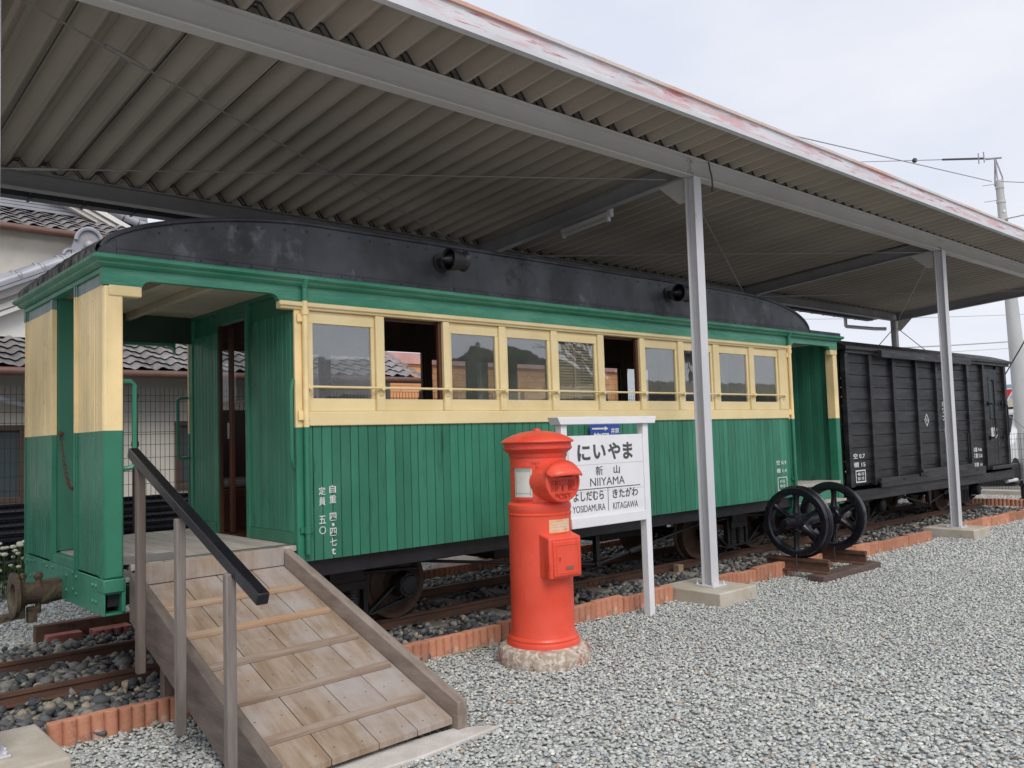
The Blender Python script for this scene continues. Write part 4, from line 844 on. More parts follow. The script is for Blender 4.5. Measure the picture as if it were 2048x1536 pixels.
# bogies
def bogie(parent, xc, wb, yc, name='bogie'):
    bg = B()
    for s_ in (-1, 1):
        y = yc + s_*.56
        bg.bar((xc-wb/2-.12, y, .475), (xc-.18, y, .50), .055, .022).bar((xc-.18, y, .50), (xc+.18, y, .50), .055, .022).bar((xc+.18, y, .50), (xc+wb/2+.12, y, .475), .055, .022)
        bg.bar((xc-wb/2-.02, y, .452), (xc-.20, y, .205), .055, .018).bar((xc+wb/2+.02, y, .452), (xc+.20, y, .205), .055, .018).bar((xc-.22, y, .20), (xc+.22, y, .20), .055, .018)
        bg.bar((xc-wb/2, y, .265), (xc-.22, y, .192), .05, .014).bar((xc+wb/2, y, .265), (xc+.22, y, .192), .05, .014)
        for k in (-.17, .17): bg.box(xc+k-.02, xc+k+.02, y-.028, y+.028, .209, .488)
        bg.box(xc-.15, xc+.15, y-.05, y+.05, .39, .45)
        for k in (-.12, .12): bg.cyl((xc+k, y-.03, .515), (xc+k, y-.045, .515), .012, n=6)
    bg.box(xc-.14, xc+.14, yc-.62, yc+.62, .452, .545).box(xc-.5, xc+.5, yc-.5, yc-.42, .50, .545).box(xc-.5, xc+.5, yc+.42, yc+.5, .50, .545)
    o = bg.build(name, 'black', parent, bevel=.003)
    for s_ in (-1, 1):
        y = yc + s_*.56
        for k in (-.075, .075):
            b = B().cyl((xc+k, y, .212), (xc+k, y, .388), .034, n=10)
            for q in range(8): z = .222+q*.0205; b.lathe([(.040, 0), (.046, .005), (.046, .009), (.040, .014)], (xc+k, y, z), 12)
            b.build('coil_spring', 'springs', o)
        for k in (-1, 1):
            x = xc + k*wb/2; b = B()
            b.box(x-.07, x+.07, y-.055, y+.05, .285, .435).lathe([(.088, -.075), (.095, -.055), (.095, .02), (.08, .03)] if s_ < 0 else [(.08, -.03), (.095, -.02), (.095, .055), (.088, .075)], (x, y, .370), 24, 'y')
            b.lathe([(.001, -.092), (.012, -.092), (.066, -.086), (.075, -.076)] if s_ < 0 else [(.075, .076), (.066, .086), (.012, .092), (.001, .092)], (x, y, .370), 24, 'y', caps=False)
            for a in range(6): t = a*math.pi/3; b.cyl((x+.08*math.cos(t), y+s_*.07, .37+.08*math.sin(t)), (x+.08*math.cos(t), y+s_*.088, .37+.08*math.sin(t)), .010, n=6)
            b.build('axle_box', 'black', o)
    for k in (-1, 1):
        x = xc + k*wb/2; B().cyl((x, yc-.55, .37), (x, yc+.55, .37), .04).build('axle', 'black', o)
        for s_ in (-1, 1):
            y = yc + s_*.400; so = s_
            prof = [(.04, -.05), (.09, -.052), (.10, -.03), (.20, -.012), (.235, -.045), (.268, -.045), (.272, .03), (.295, .038), (.298, .052), (.235, .055), (.20, .02), (.10, .028), (.04, .03)]
            if s_ > 0: prof = [(r_, -h) for r_, h in prof][::-1]
            B().lathe(prof, (x, y, .372), 40, 'y').build('wheel', 'wheelrust', o)
    return o
bogie(co, 3.165, 1.04, 5.972); bogie(co, 8.06, 1.06, 5.972)
# truss rods
for y, lab in ((YN+.17, 0), (YF-.17, 1)):
    b = B().cyl((3.25, y, .62), (5.56, y, .305), .012).cyl((5.60, y, .305), (7.80, y, .625), .012)
    a, c = Vector((5.60, y, .305)), Vector((7.80, y, .625))
    for q in (.20, .32): b.cyl(a.lerp(c, q-.012), a.lerp(c, q+.012), .024, n=10)
    for dz in (-.018, .018): b.bar(a.lerp(c, .20)+Vector((0, 0, dz)), a.lerp(c, .32)+Vector((0, 0, dz)), .014, .010)
    b.build('truss_rod', 'black', co)
    B().box(5.555, 5.605, y-.025, y+.025, .33, .56).box(5.545, 5.615, y-.035, y+.035, .283, .329).build('queen_post', 'black', co, bevel=.006)
# chain across the open end
ch = B(); p0, p1 = Vector((1.50, 6.105, 1.56)), Vector((1.50, 5.60, 1.50))
pts = [p0.lerp(p1, t) + Vector((.0, 0, -.95*4*.25*t*(1-t)*1.35)) for t in np.linspace(0, 1, 34)]
for i in range(33):
    a, c = pts[i], pts[i+1]; m_ = (a+c)/2; d_ = (c-a).normalized(); q = d_.cross(Vector((1, 0, 0))).normalized() if i % 2 else Vector((1, 0, 0))
    ch.tube([m_ + d_*(.021*math.cos(t*math.pi/4)) + q*(.010*math.sin(t*math.pi/4)) for t in range(9)], .0032, n=5)
ch.ball((1.50, 6.105, 1.56), .018); tag(ch.build('chain', 'rust'), 'rusty chain hanging across the doorway at the left end of the coach', 'chain')
# enamel direction plate hung on the coach side
dp = thing('direction_plate', (5.53, 4.99, 1.36), 'small blue enamel plate with white arrow hung on the coach behind the station sign', 'sign')
B().box(5.335, 5.72, 4.985, 4.990, 1.20, 1.532).build('plate', 'blue', dp, bevel=.002)
B().prism([(5.36, 1.490), (5.52, 1.490), (5.52, 1.476), (5.565, 1.497), (5.52, 1.518), (5.52, 1.504), (5.36, 1.504)], 'y', 4.9845, 4.982).build('arrow', 'whitelet', dp)
text_part('lettering', '井原', 'whitelet', dp, 5.60, 5.705, 1.45, 1.50, 4.984, .002, .02)
text_part('lettering', '笠岡', 'whitelet', dp, 5.37, 5.57, 1.38, 1.462, 4.984, .002, .02)
# ------------------------------------------------------------------ the red pillar box
PC = Vector((3.86, 4.085, 0))
pb = thing('postbox', PC, 'round red cast iron pillar postbox with hooded slot on a pitted stone base', 'postbox')
def lat(prof, n=56, nm='x', m='postred', **k): return B().lathe(prof, PC, n).build(nm, m, pb, smooth=30, **k)
lat([(.300, -.05), (.304, .03), (.300, .075), (.285, .105), (.262, .118), (.235, .122)], 56, 'base', 'postbase')
lat([(.236, .105), (.238, .135), (.232, .150), (.226, .154), (.228, .166), (.222, .178), (.214, .184), (.212, .196), (.207, .21), (.205, .4), (.205, .70), (.205, .968)], 64, 'lower_body')
lat([(.2055, .9685), (.209, .974), (.209, .983), (.203, .988), (.206, 1.0), (.209, 1.02), (.207, 1.04), (.198, 1.052), (.187, 1.058)], 64, 'collar')
lat([(.1865, 1.0585), (.1865, 1.349)], 64, 'upper_body')
lat([(.188, 1.3495), (.192, 1.358), (.193, 1.378), (.200, 1.386), (.214, 1.395), (.222, 1.404), (.228, 1.409), (.228, 1.419), (.222, 1.424), (.222, 1.444), (.2225, 1.447)], 64, 'cap_moulding', 'chipped')
lat([(.2235, 1.4475), (.237, 1.450), (.241, 1.457), (.237, 1.464), (.222, 1.474), (.195, 1.490), (.155, 1.507), (.11, 1.520), (.06, 1.528), (.022, 1.531), (.020, 1.541), (.010, 1.547), (.001, 1.548)], 64, 'cap')
# slot housing, turned a little to the right of the photographer
FA = math.radians(8)                     # front faces -Y, turned slightly towards -X
fd = Vector((-math.sin(FA), -math.cos(FA), 0)); sd = Vector((math.cos(FA), -math.sin(FA), 0)); up = Vector((0, 0, 1))
def L3(s_, f_, z): return PC + sd*s_ + fd*f_ + up*z
def disc_rows(specs, zc, n=48):
    return [[L3(.89*r_*math.cos(2*math.pi*k/n), f_, zc + .89*r_*math.sin(2*math.pi*k/n)) for k in range(n+1)] for r_, f_ in specs]
ZC = 1.195
b = B(); b.grid(disc_rows([(.175, .10), (.165, .155), (.156, .205), (.152, .258), (.150, .268), (.143, .273), (.132, .273), (.130, .264), (.001, .264)], ZC))
b.build('slot_housing', 'postred', pb, smooth=40)
b = B()                                    # curved rain visor over the slot
rows = []
for j in range(17):
    a = math.radians(12 + 156*j/16); e = math.sin(a); row = []
    for f_, dr in ((.262, .012), (.295, .010), (.335, .002), (.362, -.010)):
        rr = .124 + dr; row.append(L3(rr*1.03*math.cos(a), .262 + (f_-.262)*(.35+.65*e), ZC + .028 + rr*.80*e - (f_-.262)*.75*e))
    rows.append(row)
b.grid(rows)
o = b.build('visor', 'postred', pb, smooth=50); md = o.modifiers.new('thick', 'SOLIDIFY'); md.thickness = .009; md.offset = 0
cx = [L3(x, .2655, ZC+.034) for x in (-.074, .074)]
B().bar(cx[0], cx[1], .004, .012, up=(0, 0, 1)).build('slot', 'rubber', pb)
def ptext(body, s0, s1, z0, z1, f_, m='postred', depth=.006, bold=.02):
    o = text_part('raised_lettering', body, m, pb, s0, s1, z0, z1, 0, depth, bold)
    me = o.data; n = len(me.vertices); co = np.empty(n*3, np.float32); me.vertices.foreach_get('co', co); co = co.reshape(-1, 3)
    s_ = (co[:, 0] + PC.x)*.88; t = -(co[:, 1] + PC.y); z = co[:, 2]
    out = np.stack([sd.x*s_ + fd.x*(f_+t), sd.y*s_ + fd.y*(f_+t), z], 1); me.vertices.foreach_set('co', out.astype(np.float32).ravel()); me.update(); return o
ptext('郵', -.108, -.042, ZC-.060, ZC+.010, .2642, 'reliefred', .007, 0.); ptext('〒', -.034, .032, ZC-.060, ZC+.008, .2642, 'reliefred', .007, .015); ptext('便', .042, .108, ZC-.060, ZC+.010, .2642, 'reliefred', .007, 0.)
ptext('POST', -.072, .072, ZC-.112, ZC-.075, .2642, 'reliefred', .008, .0); pb.scale = (1, 1, .97)
# collection-times window on the left flank: a curved plate in a frame
def curved(b, a0, a1, z0, z1, r0, r1, n=10):
    A = [math.radians(a0+(a1-a0)*k/n) for k in range(n+1)]
    P = lambda a, r_, z: (PC.x + r_*math.cos(a), PC.y + r_*math.sin(a), z)
    ring = [[P(a, r0, z0) for a in A], [P(a, r1, z0) for a in A], [P(a, r1, z1) for a in A], [P(a, r0, z1) for a in A], [P(a, r0, z0) for a in A]]
    b.grid(ring); m_ = len(A)
    for i in (0, n): b.add([P(A[i], r0, z0), P(A[i], r1, z0), P(A[i], r1, z1), P(A[i], r0, z1)], [(0, 1, 2, 3)])
    return b
WA0, WA1 = 174, 214
curved(B(), WA0, WA1, 1.095, 1.288, .186, .1905).build('notice_plate', 'notice', pb, smooth=60)
b = curved(B(), WA0-1, WA1+1, 1.288, 1.302, .186, .199); curved(b, WA0-1, WA1+1, 1.078, 1.094, .186, .199); curved(b, WA1+.2, WA1+16, 1.318, 1.332, .186, .193); curved(b, WA1+.2, WA1+16, 1.058, 1.07, .186, .193); curved(b, WA1+9, WA1+13, 1.29, 1.32, .186, .196); curved(b, WA1+9, WA1+13, 1.066, 1.09, .186, .196)
b.build('notice_frame', 'chipped', pb, smooth=50)
b = B()
for z in (1.118, 1.262, 1.272): curved(b, WA0+3, WA1-3, z, z+.0022, .1906, .1912)
for a in (WA0+3, WA1-3.6): curved(b, a, a+.6, 1.104, 1.28, .1906, .1912, 2)
b.build('notice_ruling', 'lettering', pb)
curved(B(), 243, 292, .860, .945, .2049, .2062, 14).build('sticker', 'sticker', pb, smooth=60)
b = B()
for k, (z, a0, a1) in enumerate(((.916, 250, 288), (.899, 252, 284), (.880, 247, 289))):
    a = a0
    while a < a1: w = random.uniform(1.2, 3.4); curved(b, a, a+w, z, z+.010, .2063, .2069, 2); a += w+1.3
b.build('sticker_print', 'notice', pb)
# collection box with door
b = B()
def lbox(b, s0, s1, f0, f1, z0, z1):
    v = [L3(s_, f_, z) for z in (z0, z1) for s_, f_ in ((s0, f0), (s1, f0), (s1, f1), (s0, f1))]
    return b.add(v, [(0, 1, 2, 3), (7, 6, 5, 4), (0, 4, 5, 1), (1, 5, 6, 2), (2, 6, 7, 3), (3, 7, 4, 0)])
s0, s1 = -.125, .125
v = [L3(s0, .10, .575), L3(s1, .10, .575), L3(s1, .268, .575), L3(s0, .268, .575), L3(s0, .10, .875), L3(s1, .10, .875), L3(s1, .268, .835), L3(s0, .268, .835)]
b.add(v, [(0, 1, 2, 3), (7, 6, 5, 4), (0, 4, 5, 1), (1, 5, 6, 2), (2, 6, 7, 3), (3, 7, 4, 0)])
b.build('collection_box', 'postred', pb, bevel=.009, smooth=40)
d = lbox(B(), -.098, .112, .2685, .277, .590, .812).build('collection_door', 'postred', pb, bevel=.004)
b = lbox(B(), -.080, .098, .2775, .280, .606, .612); lbox(b, -.080, .098, .2775, .280, .786, .792); lbox(b, -.080, -.074, .2775, .280, .6121, .7859); lbox(b, .092, .098, .2775, .280, .6121, .7859); b.build('door_rim', 'postred', d, bevel=.001)
b = lbox(B(), -.060, -.046, .2776, .281, .688, .722); b.build('key_plate', 'postred', d, bevel=.002)
b = lbox(B(), -.0555, -.0505, .2811, .2815, .693, .715); b.build('keyhole', 'rubber', d)
b = lbox(B(), -.005, .055, .2776, .281, .628, .656); b.build('number_frame', 'chipped', d, bevel=.002)
b = lbox(B(), .002, .048, .2811, .2825, .633, .651); b.build('number_plate', 'brass', d)

# ------------------------------------------------------------------ station name board
YB_ = 4.40
sg = thing('station_sign', (4.9, YB_, 0), 'white wooden station name board on two posts behind the red postbox', 'sign')
for (x0, x1) in ((4.400, 4.460), (5.326, 5.389)): B().box(x0, x1, YB_-.002, YB_+.062, -.05, 1.525).build('post', 'white', sg, bevel=.004)
B().prism([(4.345, 1.582), (4.372, 1.5255), (5.452, 1.5255), (5.470, 1.582)], 'y', YB_+.085, YB_-.025).build('cap_rail', 'white', sg, bevel=.004)
b = B()
for z0, z1 in ((1.222, 1.442), (1.0195, 1.2205), (.838, 1.018)): b.box(4.4785, 5.3255, YB_+.010, YB_+.035, z0, z1)
b.build('name_board', 'white', sg, bevel=.0015)
B().box(4.4785, 5.3255, YB_-.006, YB_+.05, .760, .8375).build('bottom_rail', 'white', sg, bevel=.005)
yt = YB_+.0098
for (s_, x0, x1, z0, z1, bo) in (('に', 4.572, 4.712, 1.252, 1.374, .035), ('い', 4.745, 4.885, 1.262, 1.372, .035), ('や', 4.910, 5.055, 1.252, 1.384, .035), ('ま', 5.085, 5.200, 1.250, 1.382, .035),
        ('新', 4.764, 4.845, 1.138, 1.208, .004), ('山', 4.968, 5.040, 1.143, 1.206, .018), ('NIIYAMA', 4.700, 5.092, 1.060, 1.120, 0.),
        ('よしだむら', 4.516, 4.846, .955, 1.026, .022), ('きたがわ', 4.946, 5.246, .955, 1.026, .022), ('YOSIDAMURA', 4.503, 4.858, .874, .924, 0.), ('KITAGAWA', 4.948, 5.241, .869, .921, 0.)):
    text_part('lettering', s_, 'lettering', sg, x0, x1, z0, z1, yt, .0015, bo)
b = B().box(4.49, 5.278, yt-.0015, yt-.0001, 1.037, 1.043).box(4.892, 4.897, yt-.0015, yt-.0001, .865, 1.0369); b.build('ruled_line', 'lettering', sg)

# ------------------------------------------------------------------ wooden ramp with handrail
RO = Vector((2.065, 5.0, 0)); rd = Vector((.062, -1., 0)).normalized(); rs_ = Vector((1., .062, 0)).normalized()
SL = .385
def RP(s_, d, h): return RO + rs_*(s_*(1.0+.093*d) if s_ < 0 else s_) + rd*d + up*h           # s across, d down the ramp (plan), h height
def zr(d): return .690 - SL*d
rmp = thing('wooden_ramp', (2.1, 4.2, 0), 'weathered wooden access ramp with cleats leading up to the coach platform', 'ramp')
def slab(b, s0, s1, d0, d1, t0, t1):
    """piece lying on the slope: t0, t1 heights above the deck line"""
    v = [RP(s_, d, zr(d)+t) for t in (t0, t1) for s_, d in ((s0, d0), (s1, d0), (s1, d1), (s0, d1))]
    return b.add(v, [(0, 1, 2, 3), (7, 6, 5, 4), (0, 4, 5, 1), (1, 5, 6, 2), (2, 6, 7, 3), (3, 7, 4, 0)])
b = B(); W = .445; n = 4
for i in range(n):
    s0 = -W + 2*W*i/n
    slab(b, s0+.0025, s0+2*W/n-.0025, .0, 1.60, -.03, 0)
b.build('deck_boards', 'ramp', rmp, bevel=.002)
b = B()
for d in (.05, .42, .70, .98, 1.27, 1.55):
    for i in range(8): q = RP(-W + 2*W*(i+.5)/8 + random.uniform(-.02, .02), d + random.uniform(-.01, .01), 0); q.z = zr(d)*1.0; q.z = .690 - SL*(q-RO).dot(rd); b.cyl(q, q+Vector((0, 0, .0012)), .0045, n=8)
b.build('screw_heads', 'timber', rmp)
for d in (.285, .565, .845, 1.13, 1.41): slab(B(), -W+.002, W-.03, d-.016, d+.016, .0005, .022).build('cleat', 'cleat' if d < .6 else 'greycleat', rmp, bevel=.003)
slab(B(), -W-.055, -W-.002, .0, 1.64, -.19, .075).build('stringer', 'rampskirt', rmp, bevel=.006)
slab(B(), W+.002, W+.062, -.05, 1.64, -.235, .095).build('stringer', 'rampside', rmp, bevel=.006)
b = B()
v = [RP(s_, d, h) for h in (.688, .800) for s_, d in ((-W, -.02), (W, -.02), (W, .022), (-W, .022))]
b.add(v, [(0, 1, 2, 3), (7, 6, 5, 4), (0, 4, 5, 1), (1, 5, 6, 2), (2, 6, 7, 3), (3, 7, 4, 0)]); b.build('top_board', 'ramp', rmp, bevel=.004)
for d in (.13, .88): slab(B(), -W, W, d-.03, d+.03, -.10, -.031).build('joist', 'rampdark', rmp)
for s_ in (-.4, .36):
    p = RP(s_, .21, 0); B().box(p.x, p.x+.07, p.y-.035, p.y+.035, 0, .53).build('ramp_leg', 'rampdark', rmp)
SH = -W-.062-.031
for d, h1, h0 in ((.40, 1.375, .30), (.945, 1.115, .12), (1.50, .915, -.02)):
    p = Vector((1.505, 5.0-d, 0)); q = Vector((1.505, 5.0-d, h1))
    B().bar((p.x, p.y, h0), q, .044, .044, up=(0, 1, 0)).build('handrail_post', 'rampdark' if d < .5 else 'postwood', rmp, bevel=.006)
RX_ = .027
a, c = Vector((1.50, 4.70, 1.43)), Vector((1.535, 3.245, .832))
B().bar(a, c, .052, .052).build('handrail', 'railgloss', rmp, bevel=.006)
b = B(); b.prism([(1.55, 3.28), (2.30, 3.245), (2.80, 3.30), (2.76, 3.35), (2.62, 3.44), (1.62, 3.50)], 'z', -.02, .022); tag(b.build('mortar_strip', 'mortar', bevel=.008), 'pale mortar strip at the foot of the wooden ramp', 'mortar')

# ------------------------------------------------------------------ wheelset on rail pieces and timbers
ws = thing('wheelset', (7.98, 4.42, .19), 'glossy black spoked railway wheelset displayed on short rails by the track', 'wheelset')
WR, WZ, WY = .345, .535, 4.42
B().lathe([(.040, -.235), (.043, -.22), (.050, -.12), (.058, -.10), (.058, 0), (.046, .05), (.042, .39), (.046, .73), (.058, .78), (.058, .88), (.050, .90), (.043, 1.0), (.040, 1.015)], (7.62, WY, WZ), 32, 'x').build('axle', 'blackgloss', ws, smooth=40)
for X, s_ in ((7.62, -1), (8.36, 1)):
    prof = [(.285, -.045), (.335, -.045), (.338, -.03), (.335, .028), (.350, .034), (.358, .046), (.356, .058), (.345, .062), (.285, .062), (.272, .05), (.268, .0), (.272, -.035)]
    if s_ > 0: prof = [(r_, -h) for r_, h in prof][::-1]
    prof = [(r_*.985, h) for r_, h in prof]
    B().lathe(prof + [prof[0]], (X, WY, WZ), 72, 'x', caps=False).build('tyre', 'blackgloss', ws, smooth=40)
    hub = [(.055, -.095), (.075, -.092), (.082, -.06), (.095, -.035), (.105, .0), (.095, .04), (.08, .06), (.055, .062)]
    if s_ > 0: hub = [(r_, -h) for r_, h in hub][::-1]
    B().lathe(hub, (X, WY, WZ), 40, 'x').build('hub', 'blackgloss', ws, smooth=40)
    for k in range(6):
        t = math.pi/2 + .05 + k*math.pi/3; dr = Vector((0, math.cos(t), math.sin(t))); c0 = Vector((X, WY, WZ)); tn = Vector((0, -math.sin(t), math.cos(t))); b = B(); rows = []
        for rr, w, th in ((.085, .045, .042), (.12, .032, .034), (.18, .026, .026), (.235, .027, .028), (.278, .042, .036)):
            rows.append([c0 + dr*rr + tn*(w*math.cos(q)) + Vector((1, 0, 0))*(th*math.sin(q)) for q in np.linspace(0, 2*math.pi, 15)])
        b.grid(rows); b.build('spoke', 'blackgloss', ws, smooth=60)
for X, lab in ((7.62, 'short rusty rail piece under the nearer wheel of the display wheelset'), (8.36, 'short rusty rail piece under the further wheel of the display wheelset')):
    pr = [(-.05, .065), (.05, .065), (.05, .073), (.012, .085), (.009, .155), (.028, .163), (.028, .193), (-.028, .193), (-.028, .163), (-.009, .155), (-.012, .085), (-.05, .073)]
    t = thing('rail_piece', (X, 4.42, .065), lab, 'rail')
    B().prism([(X+a, z) for a, z in pr], 'y', 4.76, 4.10).build('rail_bar', 'rust', t, smooth=30)
    pts = [(X+.0+.345*.0 + .0, 4.42+.03*math.sin(q*.9), z) for q, z in enumerate(np.linspace(.26, .06, 8))]
    B().tube([(X-.062, 4.40, .225), (X-.064, 4.405, .17), (X-.056, 4.40, .12), (X-.06, 4.405, .08), (X-.02, 4.40, .062)], .0045, n=6).build('tie_wire', 'darkcable', t)
for y, x0, x1, lab in ((4.16, 7.46, 8.62, 'dark creosoted timber along the front under the wheelset rails'), (4.66, 7.32, 8.55, 'dark creosoted timber at the back under the wheelset rails')):
    b = B().box(x0, x1, y-.085, y+.085, -.02, .0635); tag(b.build('timber', 'timber', bevel=.010), lab, 'timber')
# ------------------------------------------------------------------ the black brake van / covered wagon
GY, GF, GA, GB = 5.10, 6.85, 10.05, 15.62
gw = thing('freight_wagon', (12.8, 5.97, 0), 'black wooden covered goods wagon with guard compartment behind the green coach', 'goods wagon')
def gboards(x0, x1, y, z0, z1, out=-1, n=None):
    b = B(); h = (z1-z0)/(n or round((z1-z0)/.155)); k = n or round((z1-z0)/.155)
    for i in range(k):
        a, c = z0+i*h+.003, z0+(i+1)*h-.003; j = random.uniform(-.003, .003)
        b.box(x0, x1, min(y+j, y-out*.03), max(y+j, y-out*.03), a, c)
    return b
gboards(GA+.06, 14.62, GY, .72, 2.40).build('side_boards', 'wagon', gw, bevel=.004, smooth=0)
gboards(15.24, GB-.02, GY, .72, 2.40).build('side_boards', 'wagon', gw, bevel=.004, smooth=0)
B().box(GA+.06, GB-.02, GY+.031, GY+.04, .70, 2.41).build('lining', 'black', gw)
gboards(GA+.06, GB-.06, GF, .72, 2.40, 1).build('side_boards', 'wagon', gw, smooth=0)
for x in (GA, GB-.03):
    b = B()
    for i in range(11): z = .70+i*.155; b.box(x, x+.03, GY+.05, GF-.05, z+.002, z+.153)
    b.build('end_boards', 'wagon', gw, bevel=.003, smooth=0)
for y0 in (GY-.045, GF-.02):
    for x in (GA+.03, 10.72, 11.38, 12.10, 12.76, 13.30, 13.92, 14.56, 15.50):
        w = .09 if x < 12.0 or x > 13 else .075
        B().box(x-w/2, x+w/2, y0, y0+.065, .70, 2.40).build('upright', 'wagon', gw, bevel=.004, smooth=0)
# sliding doors between the uprights stand proud, with a hood above and a rail below
b = B().prism([(GY-.05, 2.335), (GY-.14, 2.325), (GY-.14, 2.415), (GY-.05, 2.435)], 'x', 10.84, 13.82); b.build('door_hood', 'wagon', gw, bevel=.004, smooth=0)
b = B().box(10.76, 14.3, GY-.085, GY-.052, .655, .775).box(12.02, 13.8, GY-.085, GY-.046, .7755, .83); b.build('door_rail', 'wagon', gw, bevel=.004, smooth=0)
b = B().box(GA+.02, GB, GY-.05, GY+.04, .52, .652).box(GA+.02, GB, GF-.04, GF+.03, .52, .70); b.build('sole_bar', 'wagon', gw, bevel=.005, smooth=0)
b = B().box(14.55, GB+.03, GY-.10, GY-.051, .70, .755); b.build('footstep', 'wagon', gw, bevel=.004)
# roof with curved section
rows = []
pts = []
for k in range(17):
    v = k/16; y = GY-.09 + v*(GF-GY+.18); pts.append((y, 2.445+.20*(1-(2*v-1)**2)))
prof = [(GY-.09, 2.402)] + pts + [(GF+.09, 2.402)]
B().prism(prof[::-1], 'x', GA-.06, GB+.09).build('roof', 'wagon', gw, smooth=40, bevel=.004)
b = B().box(GA-.02, GB+.05, GY-.06, GY-.0, 2.36, 2.4015); b.build('cornice_board', 'wagon', gw, bevel=.003)
# guard's door
dr = B(); x0, x1 = 14.66, 15.18
dr.box(x0, x0+.13, GY-.02, GY+.02, .76, 2.30).box(x1-.11, x1, GY-.02, GY+.02, .76, 2.30).box(x0+.1301, x1-.1101, GY-.02, GY+.02, 2.17, 2.30).box(x0+.1301, x0+.26, GY-.015, GY+.02, .76, 1.50).box(x0+.263, x1-.1101, GY-.015, GY+.02, .76, 1.50)
dr.box(x0+.1301, x1-.1101, GY-.03, GY+.02, 1.501, 1.545)
dr = dr.build('guard_door', 'wagon', gw, bevel=.005, smooth=0)
f = B().box(x0+.1305, x0+.16, GY-.025, GY+.01, 1.5455, 2.1695).box(x1-.14, x1-.1105, GY-.025, GY+.01, 1.5455, 2.1695).box(x0+.1605, x1-.1405, GY-.025, GY+.01, 2.13, 2.1695).box(x0+.1605, x1-.1405, GY-.025, GY+.01, 1.5455, 1.58).build('door_window_frame', 'wagon', dr, bevel=.003)
B().box(x0+.158, x1-.138, GY-.004, GY+.001, 1.575, 2.135).build('pane', 'housewin', f, smooth=0)
for x in (14.72, 15.30):
    B().tube([(x, GY-.02, 1.74), (x, GY-.09, 1.74), (x+.02, GY-.11, 1.70), (x+.02, GY-.11, 1.24), (x, GY-.09, 1.20), (x, GY-.02, 1.20)], .013).box(x-.025, x+.025, GY-.047, GY-.021, 1.71, 1.78).box(x-.025, x+.025, GY-.047, GY-.021, 1.16, 1.23).build('grab_handle', 'black', gw)
B().tube([(13.62, GY-.05, 1.30), (13.62, GY-.10, 1.29), (13.62, GY-.10, .92), (13.62, GY-.05, .91)], .012).build('door_handle', 'black', gw)
b = B()
for x in (10.74, 11.40, 12.10, 13.32, 13.94): b.cyl((x, GY-.06, .73), (x, GY-.085, .73), .018, n=6)
b.box(11.9, 12.1, GY-.10, GY-.0855, .74, .79); b.build('bolt', 'black', gw)
# lettering
def wt(s_, x0, x1, z0, z1, y=GY-.0045, bo=.012): return text_part('lettering', s_, 'whitelet', gw, x0, x1, z0, z1, y, .002, bo)
wt('空 0.7', 10.20, 10.50, 1.045, 1.11); wt('積 15', 10.20, 10.50, .935, 1.0)
b = B()
for (a, c, e, g) in ((10.235, 10.495, .745, .760), (10.235, 10.495, .885, .900), (10.235, 10.250, .7601, .8849), (10.480, 10.495, .7601, .8849)): b.box(a, c, GY-.0065, GY-.0045, e, g)
b.build('lettering', 'whitelet', gw)
wt('48-10', 10.28, 10.45, .83, .87); wt('50-10', 10.28, 10.45, .775, .815)
cx_, cz_ = 12.42, 1.505; b = B(); ro, ri = .068, .053
for k in range(4):
    t0, t1 = k*math.pi/2, (k+1)*math.pi/2
    P = lambda r_, t: (cx_+r_*1.15*math.cos(t), cz_+r_*1.35*math.sin(t))
    b.prism([P(ro, t0), P(ro, t1), P(ri, t1), P(ri, t0)], 'y', GY-.0045, GY-.0065)
b.build('emblem', 'whitelet', gw); wt('井', 12.395, 12.445, 1.48, 1.53)
for s_, z in (('ホ', 1.70), ('ワ', 1.60), ('フ', 1.49)): wt(s_, 12.97, 13.05, z, z+.07, bo=.02)
wt('I', 13.02, 13.045, 1.24, 1.39, bo=.02)
wt('車', 14.80, 14.93, 1.19, 1.37, GY-.0155, .02); wt('掌', 14.945, 15.07, 1.19, 1.37, GY-.0155, .02)
wt('自重 4.6t', 14.03, 14.40, .995, 1.065); wt('荷重 5.2t', 14.03, 14.40, .90, .97); wt('容積 14', 14.03, 14.38, .755, .83)
# underframe
bogie(gw, 10.95, 1.0, 5.972); bogie(gw, 14.35, 1.0, 5.972)
for x in np.arange(10.4, 15.5, .9): B().box(x, x+.07, GY+.05, GF-.05, .54, .65).build('cross_member', 'black', gw)
B().box(15.6205, 15.70, GY-.02, GF+.02, .50, .70).build('buffer_beam', 'wagon', gw, bevel=.005)
b = B(); y = GY+.12
for (p, q) in (((11.1, y, .60), (12.58, y, .31)), ((12.62, y, .31), (14.1, y, .60))):
    a, c = Vector(p), Vector(q); b.cyl(a, c, .013); m_ = a.lerp(c, .42)
    for t in (.36, .50): b.cyl(a.lerp(c, t-.01), a.lerp(c, t+.01), .026, n=10)
    for dz in (-.02, .02): b.bar(a.lerp(c, .36)+Vector((0, 0, dz)), a.lerp(c, .50)+Vector((0, 0, dz)), .014, .010)
b.build('truss_rod', 'black', gw)
B().prism([(12.55, .55), (12.68, .55), (12.63, .29), (12.59, .29)], 'y', y-.03, y+.03).build('queen_post', 'black', gw, bevel=.004)
B().cyl((15.4, 5.10, .47), (15.86, 5.10, .47), .03).build('brake_pipe', 'galv', gw)
